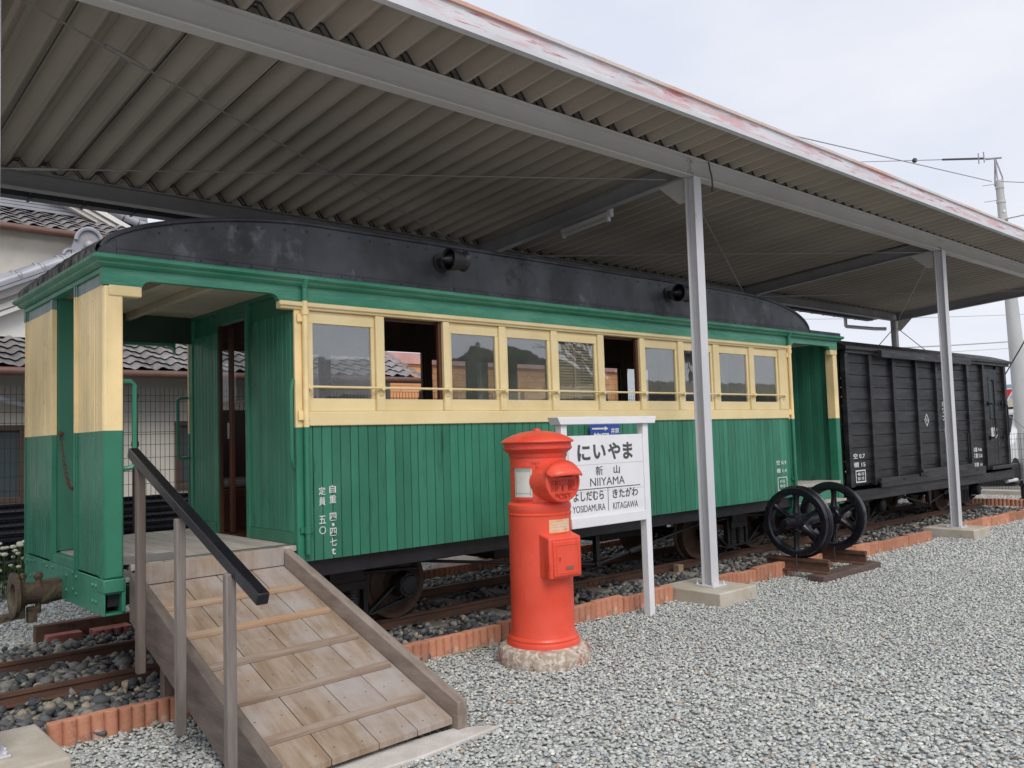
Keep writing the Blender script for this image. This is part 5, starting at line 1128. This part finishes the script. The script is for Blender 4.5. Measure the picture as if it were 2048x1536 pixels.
# ------------------------------------------------------------------ mesh fences
def fence_run(name, x0, y0, dx, dy, n, span, label, h=2.15, z0=.0, post='fencebrown', ylow=.95, first=0):
    t = thing(name, (x0, y0, 0), label, 'fence'); D = Vector((dx, dy, 0)).normalized()
    for i in range(n+1):
        p = Vector((x0, y0, 0)) + D*span*i
        b = B().cyl(p, p+Vector((0, 0, h)), .033, n=12).ball((p.x, p.y, h), .034, 10, 6)
        for z in (.45, ylow+.55, h-.1): b.cyl(p+Vector((0, 0, z-.03)), p+Vector((0, 0, z+.03)), .042, n=12)
        b.build('post', post, t)
    for i in range(n):
        p = Vector((x0, y0-.04 if dx else y0, 0)) + D*span*i; b = B()
        zs = [.12, .27, .42, .58, .73, .89, 1.04, 1.19, 1.34, 1.49, 1.61, 1.635, 1.755, 1.87, 1.99, 2.06]
        for z in zs: b.bar(p+Vector((0, 0, z)), p+D*span+Vector((0, 0, z)), .0055, .0055)
        k = 0
        while k*.054 < span: q = p+D*(k*.054); b.bar(q+Vector((0, 0, .08)), q+Vector((0, 0, h+.0)), .0042, .0042, up=(1, .3, 0)); k += 1
        b.build('mesh_panel', 'wire', t, smooth=0)
    return t
fence_run('mesh_fence', -.76, 10.25, 1, 0, 8, 2.03, 'black welded mesh fence with brown posts behind the coach, in front of the house', 2.15)
t = thing('corrugated_screen', (4, 10.36, 0), 'low black corrugated screen along the foot of the mesh fence', 'screen')
for x0 in np.arange(-1.5, 15, 2.03):
    b = B(); zs = np.arange(.10, .90, .014); prof = [(10.36+.018*math.sin(z*2*math.pi/.076), z) for z in zs] + [(10.372+.018*math.sin(z*2*math.pi/.076), z) for z in zs[::-1]]
    b.prism(prof, 'x', x0, x0+2.02); b.build('sheet', 'screen', t, smooth=50)
fr = thing('yard_fence', (18.5, 3, 0), 'dark thin mesh fence at the end of the yard beyond the wagon', 'fence')
for y in (3.0, 5.0, 7.0, 9.0): B().cyl((18.6, y, 0), (18.6, y, 1.25), .025).build('post', 'fencebrown', fr)
for y0 in (3.0, 5.0, 7.0):
    b = B()
    for z in (.12, .3, .5, .7, .9, 1.1, 1.2): b.bar((18.6, y0, z), (18.6, y0+2, z), .006, .006)
    for k in range(37): b.bar((18.6, y0+k*.054, .1), (18.6, y0+k*.054, 1.22), .005, .005, up=(1, .3, 0))
    b.build('mesh_panel', 'wire', fr, smooth=0)
o = B().box(18.45, 18.75, 2.5, 9.4, -.02, .09).build('kerb', 'concrete', bevel=.01); tag(o, 'low concrete kerb under the yard end fence', 'kerb')
o = B().lathe([(.085, 0), (.085, .05), (.045, .07), (.045, .26), (.075, .28), (.085, .33), (.06, .38), (.001, .40)], (17.2, 5.43, 0), 20).build('bollard', 'blackgloss'); tag(o, 'small black bollard with round head at the right edge of the photo', 'bollard')

# ------------------------------------------------------------------ the tiled house behind
hs = thing('tiled_house', (4, 13, 0), 'Japanese house with dark tiled roofs and white gables behind the fence at the left', 'house')
def tiles(b, o, U, V, nu, nv, amp=.030, step=.034):
    """pantiles: o eave-left corner, U along the eave, V up the slope"""
    o, U, V = Vector(o), Vector(U), Vector(V); N_ = U.cross(V).normalized()
    if N_.z < 0: N_ = -N_
    k = 8
    for j in range(nv):
        rows = []
        for t in (0., .12, .55, 1.0):
            row = []
            for i in range(nu*k+1):
                u = i/k; fu = u % 1.0
                w = math.cos(2*math.pi*(fu-.18)); h = amp*(.62*w + .38*math.cos(4*math.pi*(fu-.05)))
                dip = .035*(.5-.5*math.cos(2*math.pi*fu)) if t == 0. else 0.
                h += step*(1-t)*(1 if t > 0 else .72)
                row.append(o + U*(u/nu) + V*((j+t-dip-(.0 if t else .03))/nv) + N_*h)
            rows.append(row)
        # one random tone per tile
        m = nu*k+1; base = len(b.v); b.v += [tuple(p) for row in rows for p in row]
        tone = [random.random() for _ in range(nu+1)]
        for a in range(3):
            for i in range(nu*k): b.f.append((base+a*m+i, base+a*m+i+1, base+(a+1)*m+i+1, base+(a+1)*m+i)); b.r.append(tone[i//k])
    return b
def ridge(b, a, c, n=1, r_=.075, gap=.30):
    """stacked flat courses with a row of capping tiles and their joint bands"""
    a, c = Vector(a), Vector(c); d = (c-a).normalized(); L = (c-a).length
    for q, (w, z) in enumerate(((.30, .03), (.26, .085), (.22, .14))): b.bar(a+Vector((0, 0, z)), c+Vector((0, 0, z)), w, .042)
    k = 0.
    while k < L:
        p = a + d*k + Vector((0, 0, .20)); q = a + d*min(L, k+gap-.01) + Vector((0, 0, .20)); b.cyl(p, q, r_, n=14); b.cyl(q-d*.03, q+d*.005, r_+.012, n=14); k += gap
    return b
def end_tile(p, ax, name='ridge_end_tile'):
    """ornamental demon tile: shield with side curls and a boss"""
    b = B(); p = Vector(p); s_ = Vector((1, 0, 0)) if ax == 'y' else Vector((0, 1, 0)); n_ = Vector((0, -1, 0)) if ax == 'y' else Vector((-1, 0, 0))
    out = [(-.20, -.12), (.20, -.12), (.22, .05), (.16, .20), (.10, .30), (0, .34), (-.10, .30), (-.16, .20), (-.22, .05)]
    v = [p + s_*x + Vector((0, 0, z)) + n_*t for t in (0, .07) for x, z in out]; n = len(out)
    b.add(v, [tuple(range(n))[::-1], tuple(range(n, 2*n))] + [(i, (i+1) % n, (i+1) % n+n, i+n) for i in range(n)])
    for sg_ in (-1, 1):
        c = p + s_*(.22*sg_) + Vector((0, 0, -.06)); b.tube([c + s_*(sg_*.10*(1-q/16)*math.cos(q*.55)) + Vector((0, 0, .10*(1-q/16)*math.sin(q*.55))) + n_*.05 for q in range(14)], .026, n=6)
    b.tube([p + s_*(.17*math.cos(t)) + Vector((0, 0, .14+.19*math.sin(t))) + n_*.09 for t in np.linspace(.1, math.pi-.1, 12)], .028, n=6)
    b.ball(p + Vector((0, 0, .10)) + n_*.09, .07, 10, 6)
    return b
# lower storey: wall, windows, lean-to roof
b = B().box(-3, 8.4, 12.62, 12.80, 0, 2.62); b.build('wall', 'stucco', hs)
B().box(-3, 8.4, 12.0, 12.619, 2.50, 2.52).build('eave_soffit', 'darkwall', hs)
tl = tiles(B(), (-3.0, 11.93, 2.50), (11.6, 0, .03), (0, 1.30, .60), 42, 6); tl.build('roof', 'tile', hs, smooth=50)
B().prism([(11.96, 2.475), (11.98, 2.45), (13.24, 3.05), (13.22, 3.085)], 'x', -3, 8.55).build('roof_deck', 'darkwall', hs)
B().tube([(-3, 11.90, 2.435), (8.6, 11.90, 2.462)], .055, n=12).build('gutter', 'gutter', hs)
ridge(B(), (-3, 13.22, 3.07), (4.70, 13.22, 3.08)).build('ridge', 'ridge', hs, smooth=40)
end_tile((3.36, 12.5, 2.72), 'y').build('ridge_end_tile', 'ridge', hs, smooth=50)
for (x0, x1, z0, z1, k) in ((2.02, 2.70, .80, 1.80, 0), (4.62, 5.35, .84, 1.83, 1), (6.2, 7.6, .9, 1.9, 1)):
    f = B().box(x0, x1, 12.56, 12.619, z0, z0+.07).box(x0, x1, 12.56, 12.619, z1-.07, z1).box(x0, x0+.08, 12.56, 12.619, z0+.0701, z1-.0701).box(x1-.10, x1, 12.56, 12.619, z0+.0701, z1-.0701)
    f = f.build('window', 'winframe', hs, bevel=.005)
    B().box(x0+.08, x1-.10, 12.600, 12.612, z0+.07, z1-.07).build('pane', 'housewin', f)
    if k == 0:
        c = B(); rows = [[(x0+.14+.20*(.5+.5*math.cos((z-z0)*4))*0+q*.03, 12.595-.012*math.sin(q*1.9), z) for q in range(8)] for z in np.linspace(z0+.10, z1-.08, 6)]; c.grid(rows); c.build('curtain', 'curtain', f)
B().cyl((2.78, 12.57, 0), (2.78, 12.57, 2.0), .045).tube([(2.78, 12.57, 2.0), (2.7, 12.5, 2.06), (1.6, 12.0, 2.28)], .045).build('down_pipe', 'curtain', hs)
# upper storey on the left: wall, eave roof, white gable above
B().box(-3, 4.6, 13.25, 13.45, 2.9, 4.60).build('wall', 'stucco', hs)
tiles(B(), (-3.0, 13.05, 4.60), (7.5, 0, -.04), (0, 1.2, .52), 27, 5).build('roof', 'tile', hs, smooth=50)
B().prism([(13.08, 4.575), (13.10, 4.545), (14.3, 5.05), (14.28, 5.09)], 'x', -3, 4.45).build('roof_deck', 'darkwall', hs)
B().tube([(-3, 13.00, 4.545), (4.5, 13.00, 4.50)], .055, n=12).build('gutter', 'gutter', hs)
ridge(B(), (1.0, 14.22, 5.07), (4.75, 14.22, 5.03)).build('ridge', 'ridge', hs, smooth=40)
B().add([(-3, 14.30, 4.9), (4.15, 14.30, 4.9), (4.15, 14.30, 5.02), (1.9, 14.30, 6.15), (-.4, 14.30, 5.02), (-3, 14.3, 5.02)] + [(-3, 14.5, 4.9), (4.15, 14.5, 4.9), (4.15, 14.5, 5.02), (1.9, 14.5, 6.15), (-.4, 14.5, 5.02), (-3, 14.5, 5.02)],
        [(0, 1, 2, 3, 4, 5), (11, 10, 9, 8, 7, 6), (0, 6, 7, 1), (1, 7, 8, 2), (2, 8, 9, 3), (3, 9, 10, 4), (4, 10, 11, 5)]).build('gable_wall', 'plaster', hs, smooth=0)
b = B()
for k, (o_, w) in enumerate(((0, .07), (.085, .05), (.145, .05))): b.bar((1.8, 14.02+.03*k, 6.14-o_), (4.40, 14.02+.03*k, 4.93-o_), .30-.04*k, w)
b.build('barge_board', 'board', hs, smooth=0)
tiles(B(), (4.86, 13.95, 4.92), (0, 3.2, 0), (-2.9, 0, .86), 12, 11).build('roof', 'tile', hs, smooth=50)
b = B()
for k in range(14): x = 4.75-k*.22; b.cyl((x, 13.93, 4.98+k*.066), (x-.20, 13.93, 4.98+k*.066+.06), .06, n=10)
b.build('verge_tile', 'ridge', hs, smooth=50)
# projecting gable on the left, seen over the end of the coach
zv = lambda x: 3.86 + .495*(x-2.41)
b = B()
for k, (o_, w) in enumerate(((0, .16), (.20, .07), (.29, .05))): b.bar((.2, 12.78-.02*k+.06, zv(.2)-.30-o_), (3.55, 12.78-.02*k+.06, zv(3.55)-.30-o_), .14-.02*k, w)
b.build('barge_board', 'board', hs, smooth=0)
B().add([(.2, 12.95, 3.0), (3.5, 12.95, 3.0), (3.5, 12.95, zv(3.5)-.3), (.2, 12.95, zv(.2)-.3), (.2, 13.05, 3.0), (3.5, 13.05, 3.0), (3.5, 13.05, zv(3.5)-.3), (.2, 13.05, zv(.2)-.3)],
        [(0, 1, 2, 3), (7, 6, 5, 4), (0, 4, 5, 1), (1, 5, 6, 2), (2, 6, 7, 3), (3, 7, 4, 0)]).build('gable_wall', 'plaster', hs, smooth=0)
for dy in (0, -.32):
    b = B(); L = Vector((3.3, 0, 3.3*.495)); n = 12
    for k in range(n):
        p = Vector((.15, 12.95+dy, zv(.15)-.13-(.06 if dy else 0))) + L*(k/n); q = Vector((.15, 12.95+dy, zv(.15)-.13-(.06 if dy else 0))) + L*((k+.97)/n)
        b.cyl(p, q, .075, n=12); d_ = L.normalized(); b.cyl(q-d_*.035, q, .088, n=12)
    for o_ in (.085, .14): b.bar(Vector((.15, 12.95+dy+.03, zv(.15)-.13-o_)), Vector((3.45, 12.95+dy+.03, zv(3.45)-.13-o_)), .22, .04)
    b.build('verge_tile', 'ridge', hs, smooth=50)
o = end_tile((3.46, 12.72, 4.20), 'y').build('ridge_end_tile', 'ridge', hs, smooth=50)
B().cyl((3.46, 12.63, 4.34), (3.46, 12.61, 4.34), .05, n=16).build('crest', 'cleat', o)
tiles(B(), (.1, 12.98, zv(.1)-.20), (0, .1, 0), (3.4, 0, 3.4*.495), 1, 12).build('roof', 'tile', hs, smooth=50)
# second verge rising to the right behind the platform opening
b = B()
for k, o_ in enumerate((0, .09, .16)): b.bar((3.95, 13.18-.02*k, 2.74-o_+.08), (6.6, 13.18-.02*k, 4.63-o_+.08), .14, .06)
b.build('barge_board', 'board', hs, smooth=0)
for dy in (0, -.30):
    b = B(); p0, p1 = Vector((4.0, 13.3+dy, 2.93)), Vector((6.6, 13.3+dy, 4.80)); n = 11
    for k in range(n): b.cyl(p0.lerp(p1, k/n), p0.lerp(p1, (k+.97)/n), .075, n=12); b.cyl(p0.lerp(p1, (k+.85)/n), p0.lerp(p1, (k+.97)/n), .088, n=12)
    b.build('verge_tile', 'ridge', hs, smooth=50)
B().add([(4.4, 13.5, 2.9), (8.3, 13.5, 2.9), (8.3, 13.5, 3.55), (6.6, 13.5, 4.6), (4.4, 13.5, 3.05), (4.4, 14.5, 2.9), (8.3, 14.5, 2.9), (8.3, 14.5, 3.55), (6.6, 14.5, 4.6), (4.4, 14.5, 3.05)],
        [(0, 1, 2, 3, 4), (9, 8, 7, 6, 5), (0, 5, 6, 1), (1, 6, 7, 2), (2, 7, 8, 3), (3, 8, 9, 4)]).build('gable_wall', 'plaster', hs, smooth=0)

# ------------------------------------------------------------------ orange brick building, seen through the coach windows
ob = thing('brick_building', (20, 26, 0), 'orange brick building seen through the open coach windows', 'building')
def brick_wall():
    m = MT['facade']; N, L = m.node_tree.nodes, m.node_tree.links; b_ = N['Principled BSDF']
    tc = N.new('ShaderNodeTexCoord'); mp = N.new('ShaderNodeMapping'); mp.inputs['Rotation'].default_value = (math.radians(90), 0, 0); L.new(tc.outputs['Object'], mp.inputs['Vector'])
    br = N.new('ShaderNodeTexBrick'); br.inputs['Scale'].default_value = 1.; br.inputs['Brick Width'].default_value = .9; br.inputs['Row Height'].default_value = .22; br.inputs['Mortar Size'].default_value = .012
    br.inputs['Color1'].default_value = (.66, .29, .12, 1); br.inputs['Color2'].default_value = (.72, .34, .16, 1); br.inputs['Mortar'].default_value = (.35, .15, .07, 1)
    L.new(mp.outputs['Vector'], br.inputs['Vector']); L.new(br.outputs['Color'], b_.inputs['Base Color'])
brick_wall()
B().box(14.2, 28, 24, 31, 0, 4.05).build('wall', 'facade', ob); B().box(14.1, 28.1, 23.9, 31.1, 4.051, 4.42).build('parapet', 'pinkband', ob)
for x in (16, 19, 22, 25): B().box(x, x+1.2, 23.93, 23.999, 1.0, 2.4).build('window', 'housewin', ob)

# ------------------------------------------------------------------ right-hand background
up_ = thing('utility_pole', (22.45, 6.85, 0), 'grey concrete utility pole with steel arms at the right edge of the photo', 'utility pole')
pa, pc_ = Vector((22.15, 6.84, -.1)), Vector((22.21, 7.09, 7.22)); ax_ = (pc_-pa).normalized()
B().cyl(pa, pc_, .222, .080, n=24).build('shaft', 'pole', up_)
def at_pole(z): return pa.lerp(pc_, (z+.1)/7.32), .222-.142*(z+.1)/7.32
top = Vector((22.22, 7.15, 7.79)); b = B()
for (a, c) in (((22.17, 7.10, 7.1), top), ((22.20, 7.18, 7.1), top), ((22.24, 7.02, 7.3), top + Vector((.02, 0, 0))), ((22.24, 7.02, 6.9), (22.24, 7.02, 7.3))): b.cyl(a, c, .018, n=8)
b.cyl(top + Vector((.03, -.14, -.02)), top + Vector((-.03, .2, .02)), .022, n=8)
for k in (.22, .34): b.cyl(top + Vector((-.05, k, -.06)), top + Vector((-.06, k, .20)), .014, n=8)
b.build('pole_top_frame', 'cable', up_)
for z in (7.05, 6.70, 6.25, 5.85, 5.72): p, r_ = at_pole(z); B().cyl(p-ax_*.03, p+ax_*.03, r_+.012, n=24).build('band', 'galvdark', up_)
for z in (7.15, 6.75, 5.78, 5.55): p, r_ = at_pole(z); B().cyl(p, p+Vector((-.2, .30, -.02)), .010, n=6).build('step_bolt', 'galvdark', up_)
p5, r5 = at_pole(5.72); p4, r4 = at_pole(5.0); b = B()
b.bar(p5 + Vector((.05, -.1, 0)), p5 + Vector((.35, -.62, -.42)), .05, .05).bar(p4 + Vector((.05, -.1, 0)), p4 + Vector((.5, -1.3, .3)), .06, .06).bar(p5 + Vector((.3, -.6, -.42)), p5 + Vector((.6, -1.2, -.36)), .05, .05).cyl(p5 + Vector((.25, -.42, -1.0)), p5 + Vector((.25, -.42, -.35)), .05, n=10)
for k in (.3, .55, .8): q = p5 + Vector((.35*k, -.62*k, -.42*k+.04)); b.cyl(q, q + Vector((0, 0, .16)), .02, n=8)
b.build('cross_arm', 'galvdark', up_)
b = B()
for z in (6.45, 6.05, 5.5): p, r_ = at_pole(z); q = p + Vector((-.72, -.70, 0)).normalized()*(r_-.004); b.cyl(q, q + Vector((-.012, -.012, 0)), .032, n=10)
b.build('number_disc', 'white', up_)
def wire(pts, r_, label, m='cable', group=None, name='overhead_wire'):
    tag(B().tube(pts, r_, n=6).build(name, m), label, 'wire', group)
def sag(a, c, s_, n=14):
    a, c = Vector(a), Vector(c); return [a.lerp(c, k/n) - Vector((0, 0, s_*4*(k/n)*(1-k/n))) for k in range(n+1)]
wire(sag(top, (29.0, 13.65, 10.75), .0), .012, 'grey overhead wire running left from the tip of the utility pole')
w_ = B(); d0, d1 = top, Vector((29.0, 13.65, 10.75)); w_.cyl(d0.lerp(d1, .06), d0.lerp(d1, .30), .028, n=8).ball(d0.lerp(d1, .50), .075, 10, 6)
tag(w_.build('wire_sleeve', 'darkcable'), 'dark insulating sleeve on the wire beside the pole tip', 'cable sleeve')
wire(sag((22.05, 7.2, 7.2), (5.0, 7.2, 5.6), .0), .010, 'thin grey wire sloping up to the left over the shelter roof')
wire(sag((22.05, 7.0, 7.15), (26.0, 1.0, 6.6), .15), .010, 'thin grey wire leaving the pole to the right, highest one')
wire(sag((22.12, 7.0, 6.25), (24.0, 1.0, 7.2), .1), .014, 'beaded grey wire rising to the right from the pole')
wire([(22.15, 6.95, 5.95), (22.2, 6.7, 5.90), (22.35, 6.3, 6.15), (22.5, 5.9, 6.5)], .014, 'looped grey wire below the beaded wire on the pole')
wire(sag((22.05, 7.15, 6.25), (19.4, 8.9, 4.2), .0), .012, 'grey stay wire running down to the left from the pole')
wire(sag((30, 26, 5.4), (48, 9.5, 5.5), .45), .026, 'thick grey cable far behind the wagon, nearly level', 'cable')
wire(sag((30, 26, 6.9), (48, 9.5, 6.5), .3), .011, 'thin grey wire far behind the wagon, above the thick cable', 'cable')
wire(sag((30, 26, 4.9), (48, 9.5, 5.1), .3), .011, 'thin grey wire far behind the wagon, below the thick cable', 'cable')
wire([(18.9, 6.2, 2.33), (16.2, 4.95, 2.80)], .012, 'taut stay wire crossing in front of the utility pole', 'darkcable', name='stay_wire')
# white van
van = thing('white_van', (23, 7.8, 0), 'white van parked beyond the yard fence behind the wagon', 'van')
body = [(21.05, .30), (21.02, .62), (21.10, .88), (21.75, 1.02), (22.30, 1.62), (22.55, 1.74), (25.0, 1.74), (25.15, 1.5), (25.18, .30)]
b = B(); b.prism(body[::-1], 'y', 6.98, 8.62); b.build('body', 'carwhite', van, bevel=.05, smooth=40)
B().add([(21.78, 7.08, 1.045), (21.78, 8.52, 1.045), (22.27, 8.45, 1.61), (22.27, 7.15, 1.61), (21.80, 7.08, 1.03), (21.80, 8.52, 1.03), (22.30, 8.45, 1.60), (22.30, 7.15, 1.60)], [(0, 3, 2, 1), (0, 4, 7, 3), (1, 2, 6, 5)]).build('windscreen', 'carglass', van)
for y in (6.972, 8.613):
    for x0, x1 in ((22.5, 23.4), (23.5, 24.8)): B().box(x0, x1, y, y+.015, 1.08, 1.58).build('side_window', 'carglass', van)
for y in (7.02, 8.28): B().prism([(21.03, .68), (21.12, .88), (21.35, .94), (21.25, .70)], 'y', y, y+.30).build('headlight', 'carglass', van, bevel=.01)
B().box(21.0, 21.03, 7.35, 8.25, .40, .60).build('grille', 'rubber', van); B().box(20.985, 20.999, 7.60, 8.0, .44, .58).build('number_plate', 'white', van)
B().box(22.2, 22.35, 6.80, 6.95, 1.05, 1.22).build('mirror', 'carwhite', van, bevel=.02)
for x in (21.7, 24.4):
    for y in (6.97, 8.45): w_ = B().lathe([(.2, 0), (.30, .0), (.31, .02), (.31, .15), (.30, .17), (.2, .17)], (x, y, .31), 24, 'y').build('wheel', 'rubber', van); B().lathe([(.001, 0), (.2, .0), (.2, .16), (.001, .16)], (x, y+.004, .31), 20, 'y').build('rim', 'brass', w_)
sh2 = thing('dark_building', (42, 14, 0), 'low dark building with a cream fascia far behind the wagon', 'building')
B().box(40, 50, 8, 22, 0, 1.75).build('wall', 'darkwall', sh2); B().box(39.8, 50, 8, 22, 2.06, 2.42).build('fascia', 'creamband', sh2); B().box(39.9, 50, 8, 22, 1.95, 2.059).build('roof_edge', 'darkwall', sh2)
b = B()
for y in np.arange(8, 22.1, .9): b.box(40.1, 40.2, y, y+.08, 1.751, 1.949)
b.box(40.4, 50, 8, 22, 1.7501, 1.9495); b.build('strip_window', 'curtain', sh2)
st = thing('stop_sign', (23.2, 7.75, 0), 'red triangular road sign partly hidden behind the end of the wagon', 'sign')
B().cyl((23.2, 7.72, 0), (23.2, 7.72, 2.3), .035).build('post', 'galv', st)
P3 = [(7.34, 2.27), (8.10, 2.27), (7.72, 1.62)]; B().prism(P3, 'x', 23.15, 23.16).build('sign_border', 'white', st)
c_ = (7.72, 2.053); B().prism([(c_[0]+(y-c_[0])*.86, c_[1]+(z-c_[1])*.86) for y, z in P3], 'x', 23.142, 23.149).build('sign_face', 'signred', st)
text_part('lettering', '止まれ', 'white', st, 7.90, 7.54, 2.06, 2.18, 23.1415, .002, .02, facing='-x')
# flowers at the left edge
fl = thing('flower_clump', (1.75, 9.75, 0), 'clump of cream flowers growing in front of the black screen at the left edge', 'flowers')
bl, bp_, bs = B(), B(), B()
for i in range(420):
    a = random.uniform(0, 6.283); r_ = .42*math.sqrt(random.random()); z = random.uniform(.03, .46)*(1-.3*r_/.42); c = Vector((1.72+r_*math.cos(a), 9.80+r_*.5*math.sin(a), z))
    d = Vector((random.uniform(-1, 1), random.uniform(-1, 1), random.uniform(-.4, .9))).normalized()*random.uniform(.03, .06); s_ = d.cross(Vector((.3, .2, 1))).normalized()*random.uniform(.010, .02)
    bl.add([c-d, c+s_, c+d, c-s_], [(0, 1, 2, 3)])
for i in range(46):
    a = random.uniform(0, 6.283); r_ = .42*math.sqrt(random.random()); c = (1.72+r_*math.cos(a), 9.72+r_*.4*math.sin(a), random.uniform(.28, .56))
    bp_.ball(c, random.uniform(.022, .034), 7, 4, (1, 1, .6)); bs.cyl((c[0], c[1], 0), c, .004, n=4)
bl.build('leaves', 'leaf', fl, smooth=0); bp_.build('blossom', 'petal', fl); bs.build('stem', 'leaf', fl)

# ------------------------------------------------------------------ behind the photographer: what the window panes mirror
def bare_tree(x, y, h, label, seed):
    rg = random.Random(seed); t = thing('bare_tree', (x, y, 0), label, 'tree'); tr, tw = B(), B()
    def grow(p, d, L, r_, n):
        q = p + d*L; m_ = (p+q)/2 + Vector((rg.uniform(-1, 1), rg.uniform(-1, 1), 0))*L*.06
        (tr if n > 3 else tw).tube([p, m_, q], r_, n=5)
        if n == 0: return
        for k in range(3 if n > 2 else 2):
            e = (d + Vector((rg.uniform(-1, 1), rg.uniform(-1, 1), rg.uniform(-.25, .7)))*.75).normalized(); grow(m_.lerp(q, rg.uniform(.3, 1)), e, L*rg.uniform(.6, .8), r_*.62, n-1)
    grow(Vector((x, y, -.1)), Vector((.03, 0, 1)), h*.34, h*.022, 5)
    tr.build('trunk', 'rampdark', t); tw.build('crown', 'rampdark', t)
bare_tree(21, -8.5, 7.5, 'leafless tree behind the photographer, mirrored in the right-hand coach windows', 3)
bare_tree(27, -9.5, 8.0, 'second leafless tree further right behind the photographer, mirrored faintly in the coach windows', 9)
nb = thing('low_house', (14, -17, 0), 'low house behind the photographer, mirrored in the coach windows', 'house')
B().box(9, 18, -21, -15, 0, 2.9).build('wall', 'stucco', nb); B().prism([(-21.6, 2.85), (-14.4, 2.85), (-14.4, 2.95), (-18, 4.6), (-21.6, 2.95)], 'x', 8.5, 18.5).build('roof', 'tile', nb, smooth=0)
for x in (10, 13, 15.6): B().box(x, x+1.5, -14.999, -14.93, .9, 2.1).build('window', 'housewin', nb)
nb = thing('dark_shop', (30, -12, 0), 'dark roadside shop behind the photographer, mirrored in the coach windows', 'building')
B().box(26, 40, -20, -11.5, 0, 3.0).build('wall', 'darkwall', nb); B().box(25.8, 40.2, -20.2, -11.3, 3.001, 3.5).build('fascia', 'creamband', nb)
for x in (27, 31, 35): B().box(x, x+3, -11.499, -11.44, .6, 2.4).build('window', 'housewin', nb)
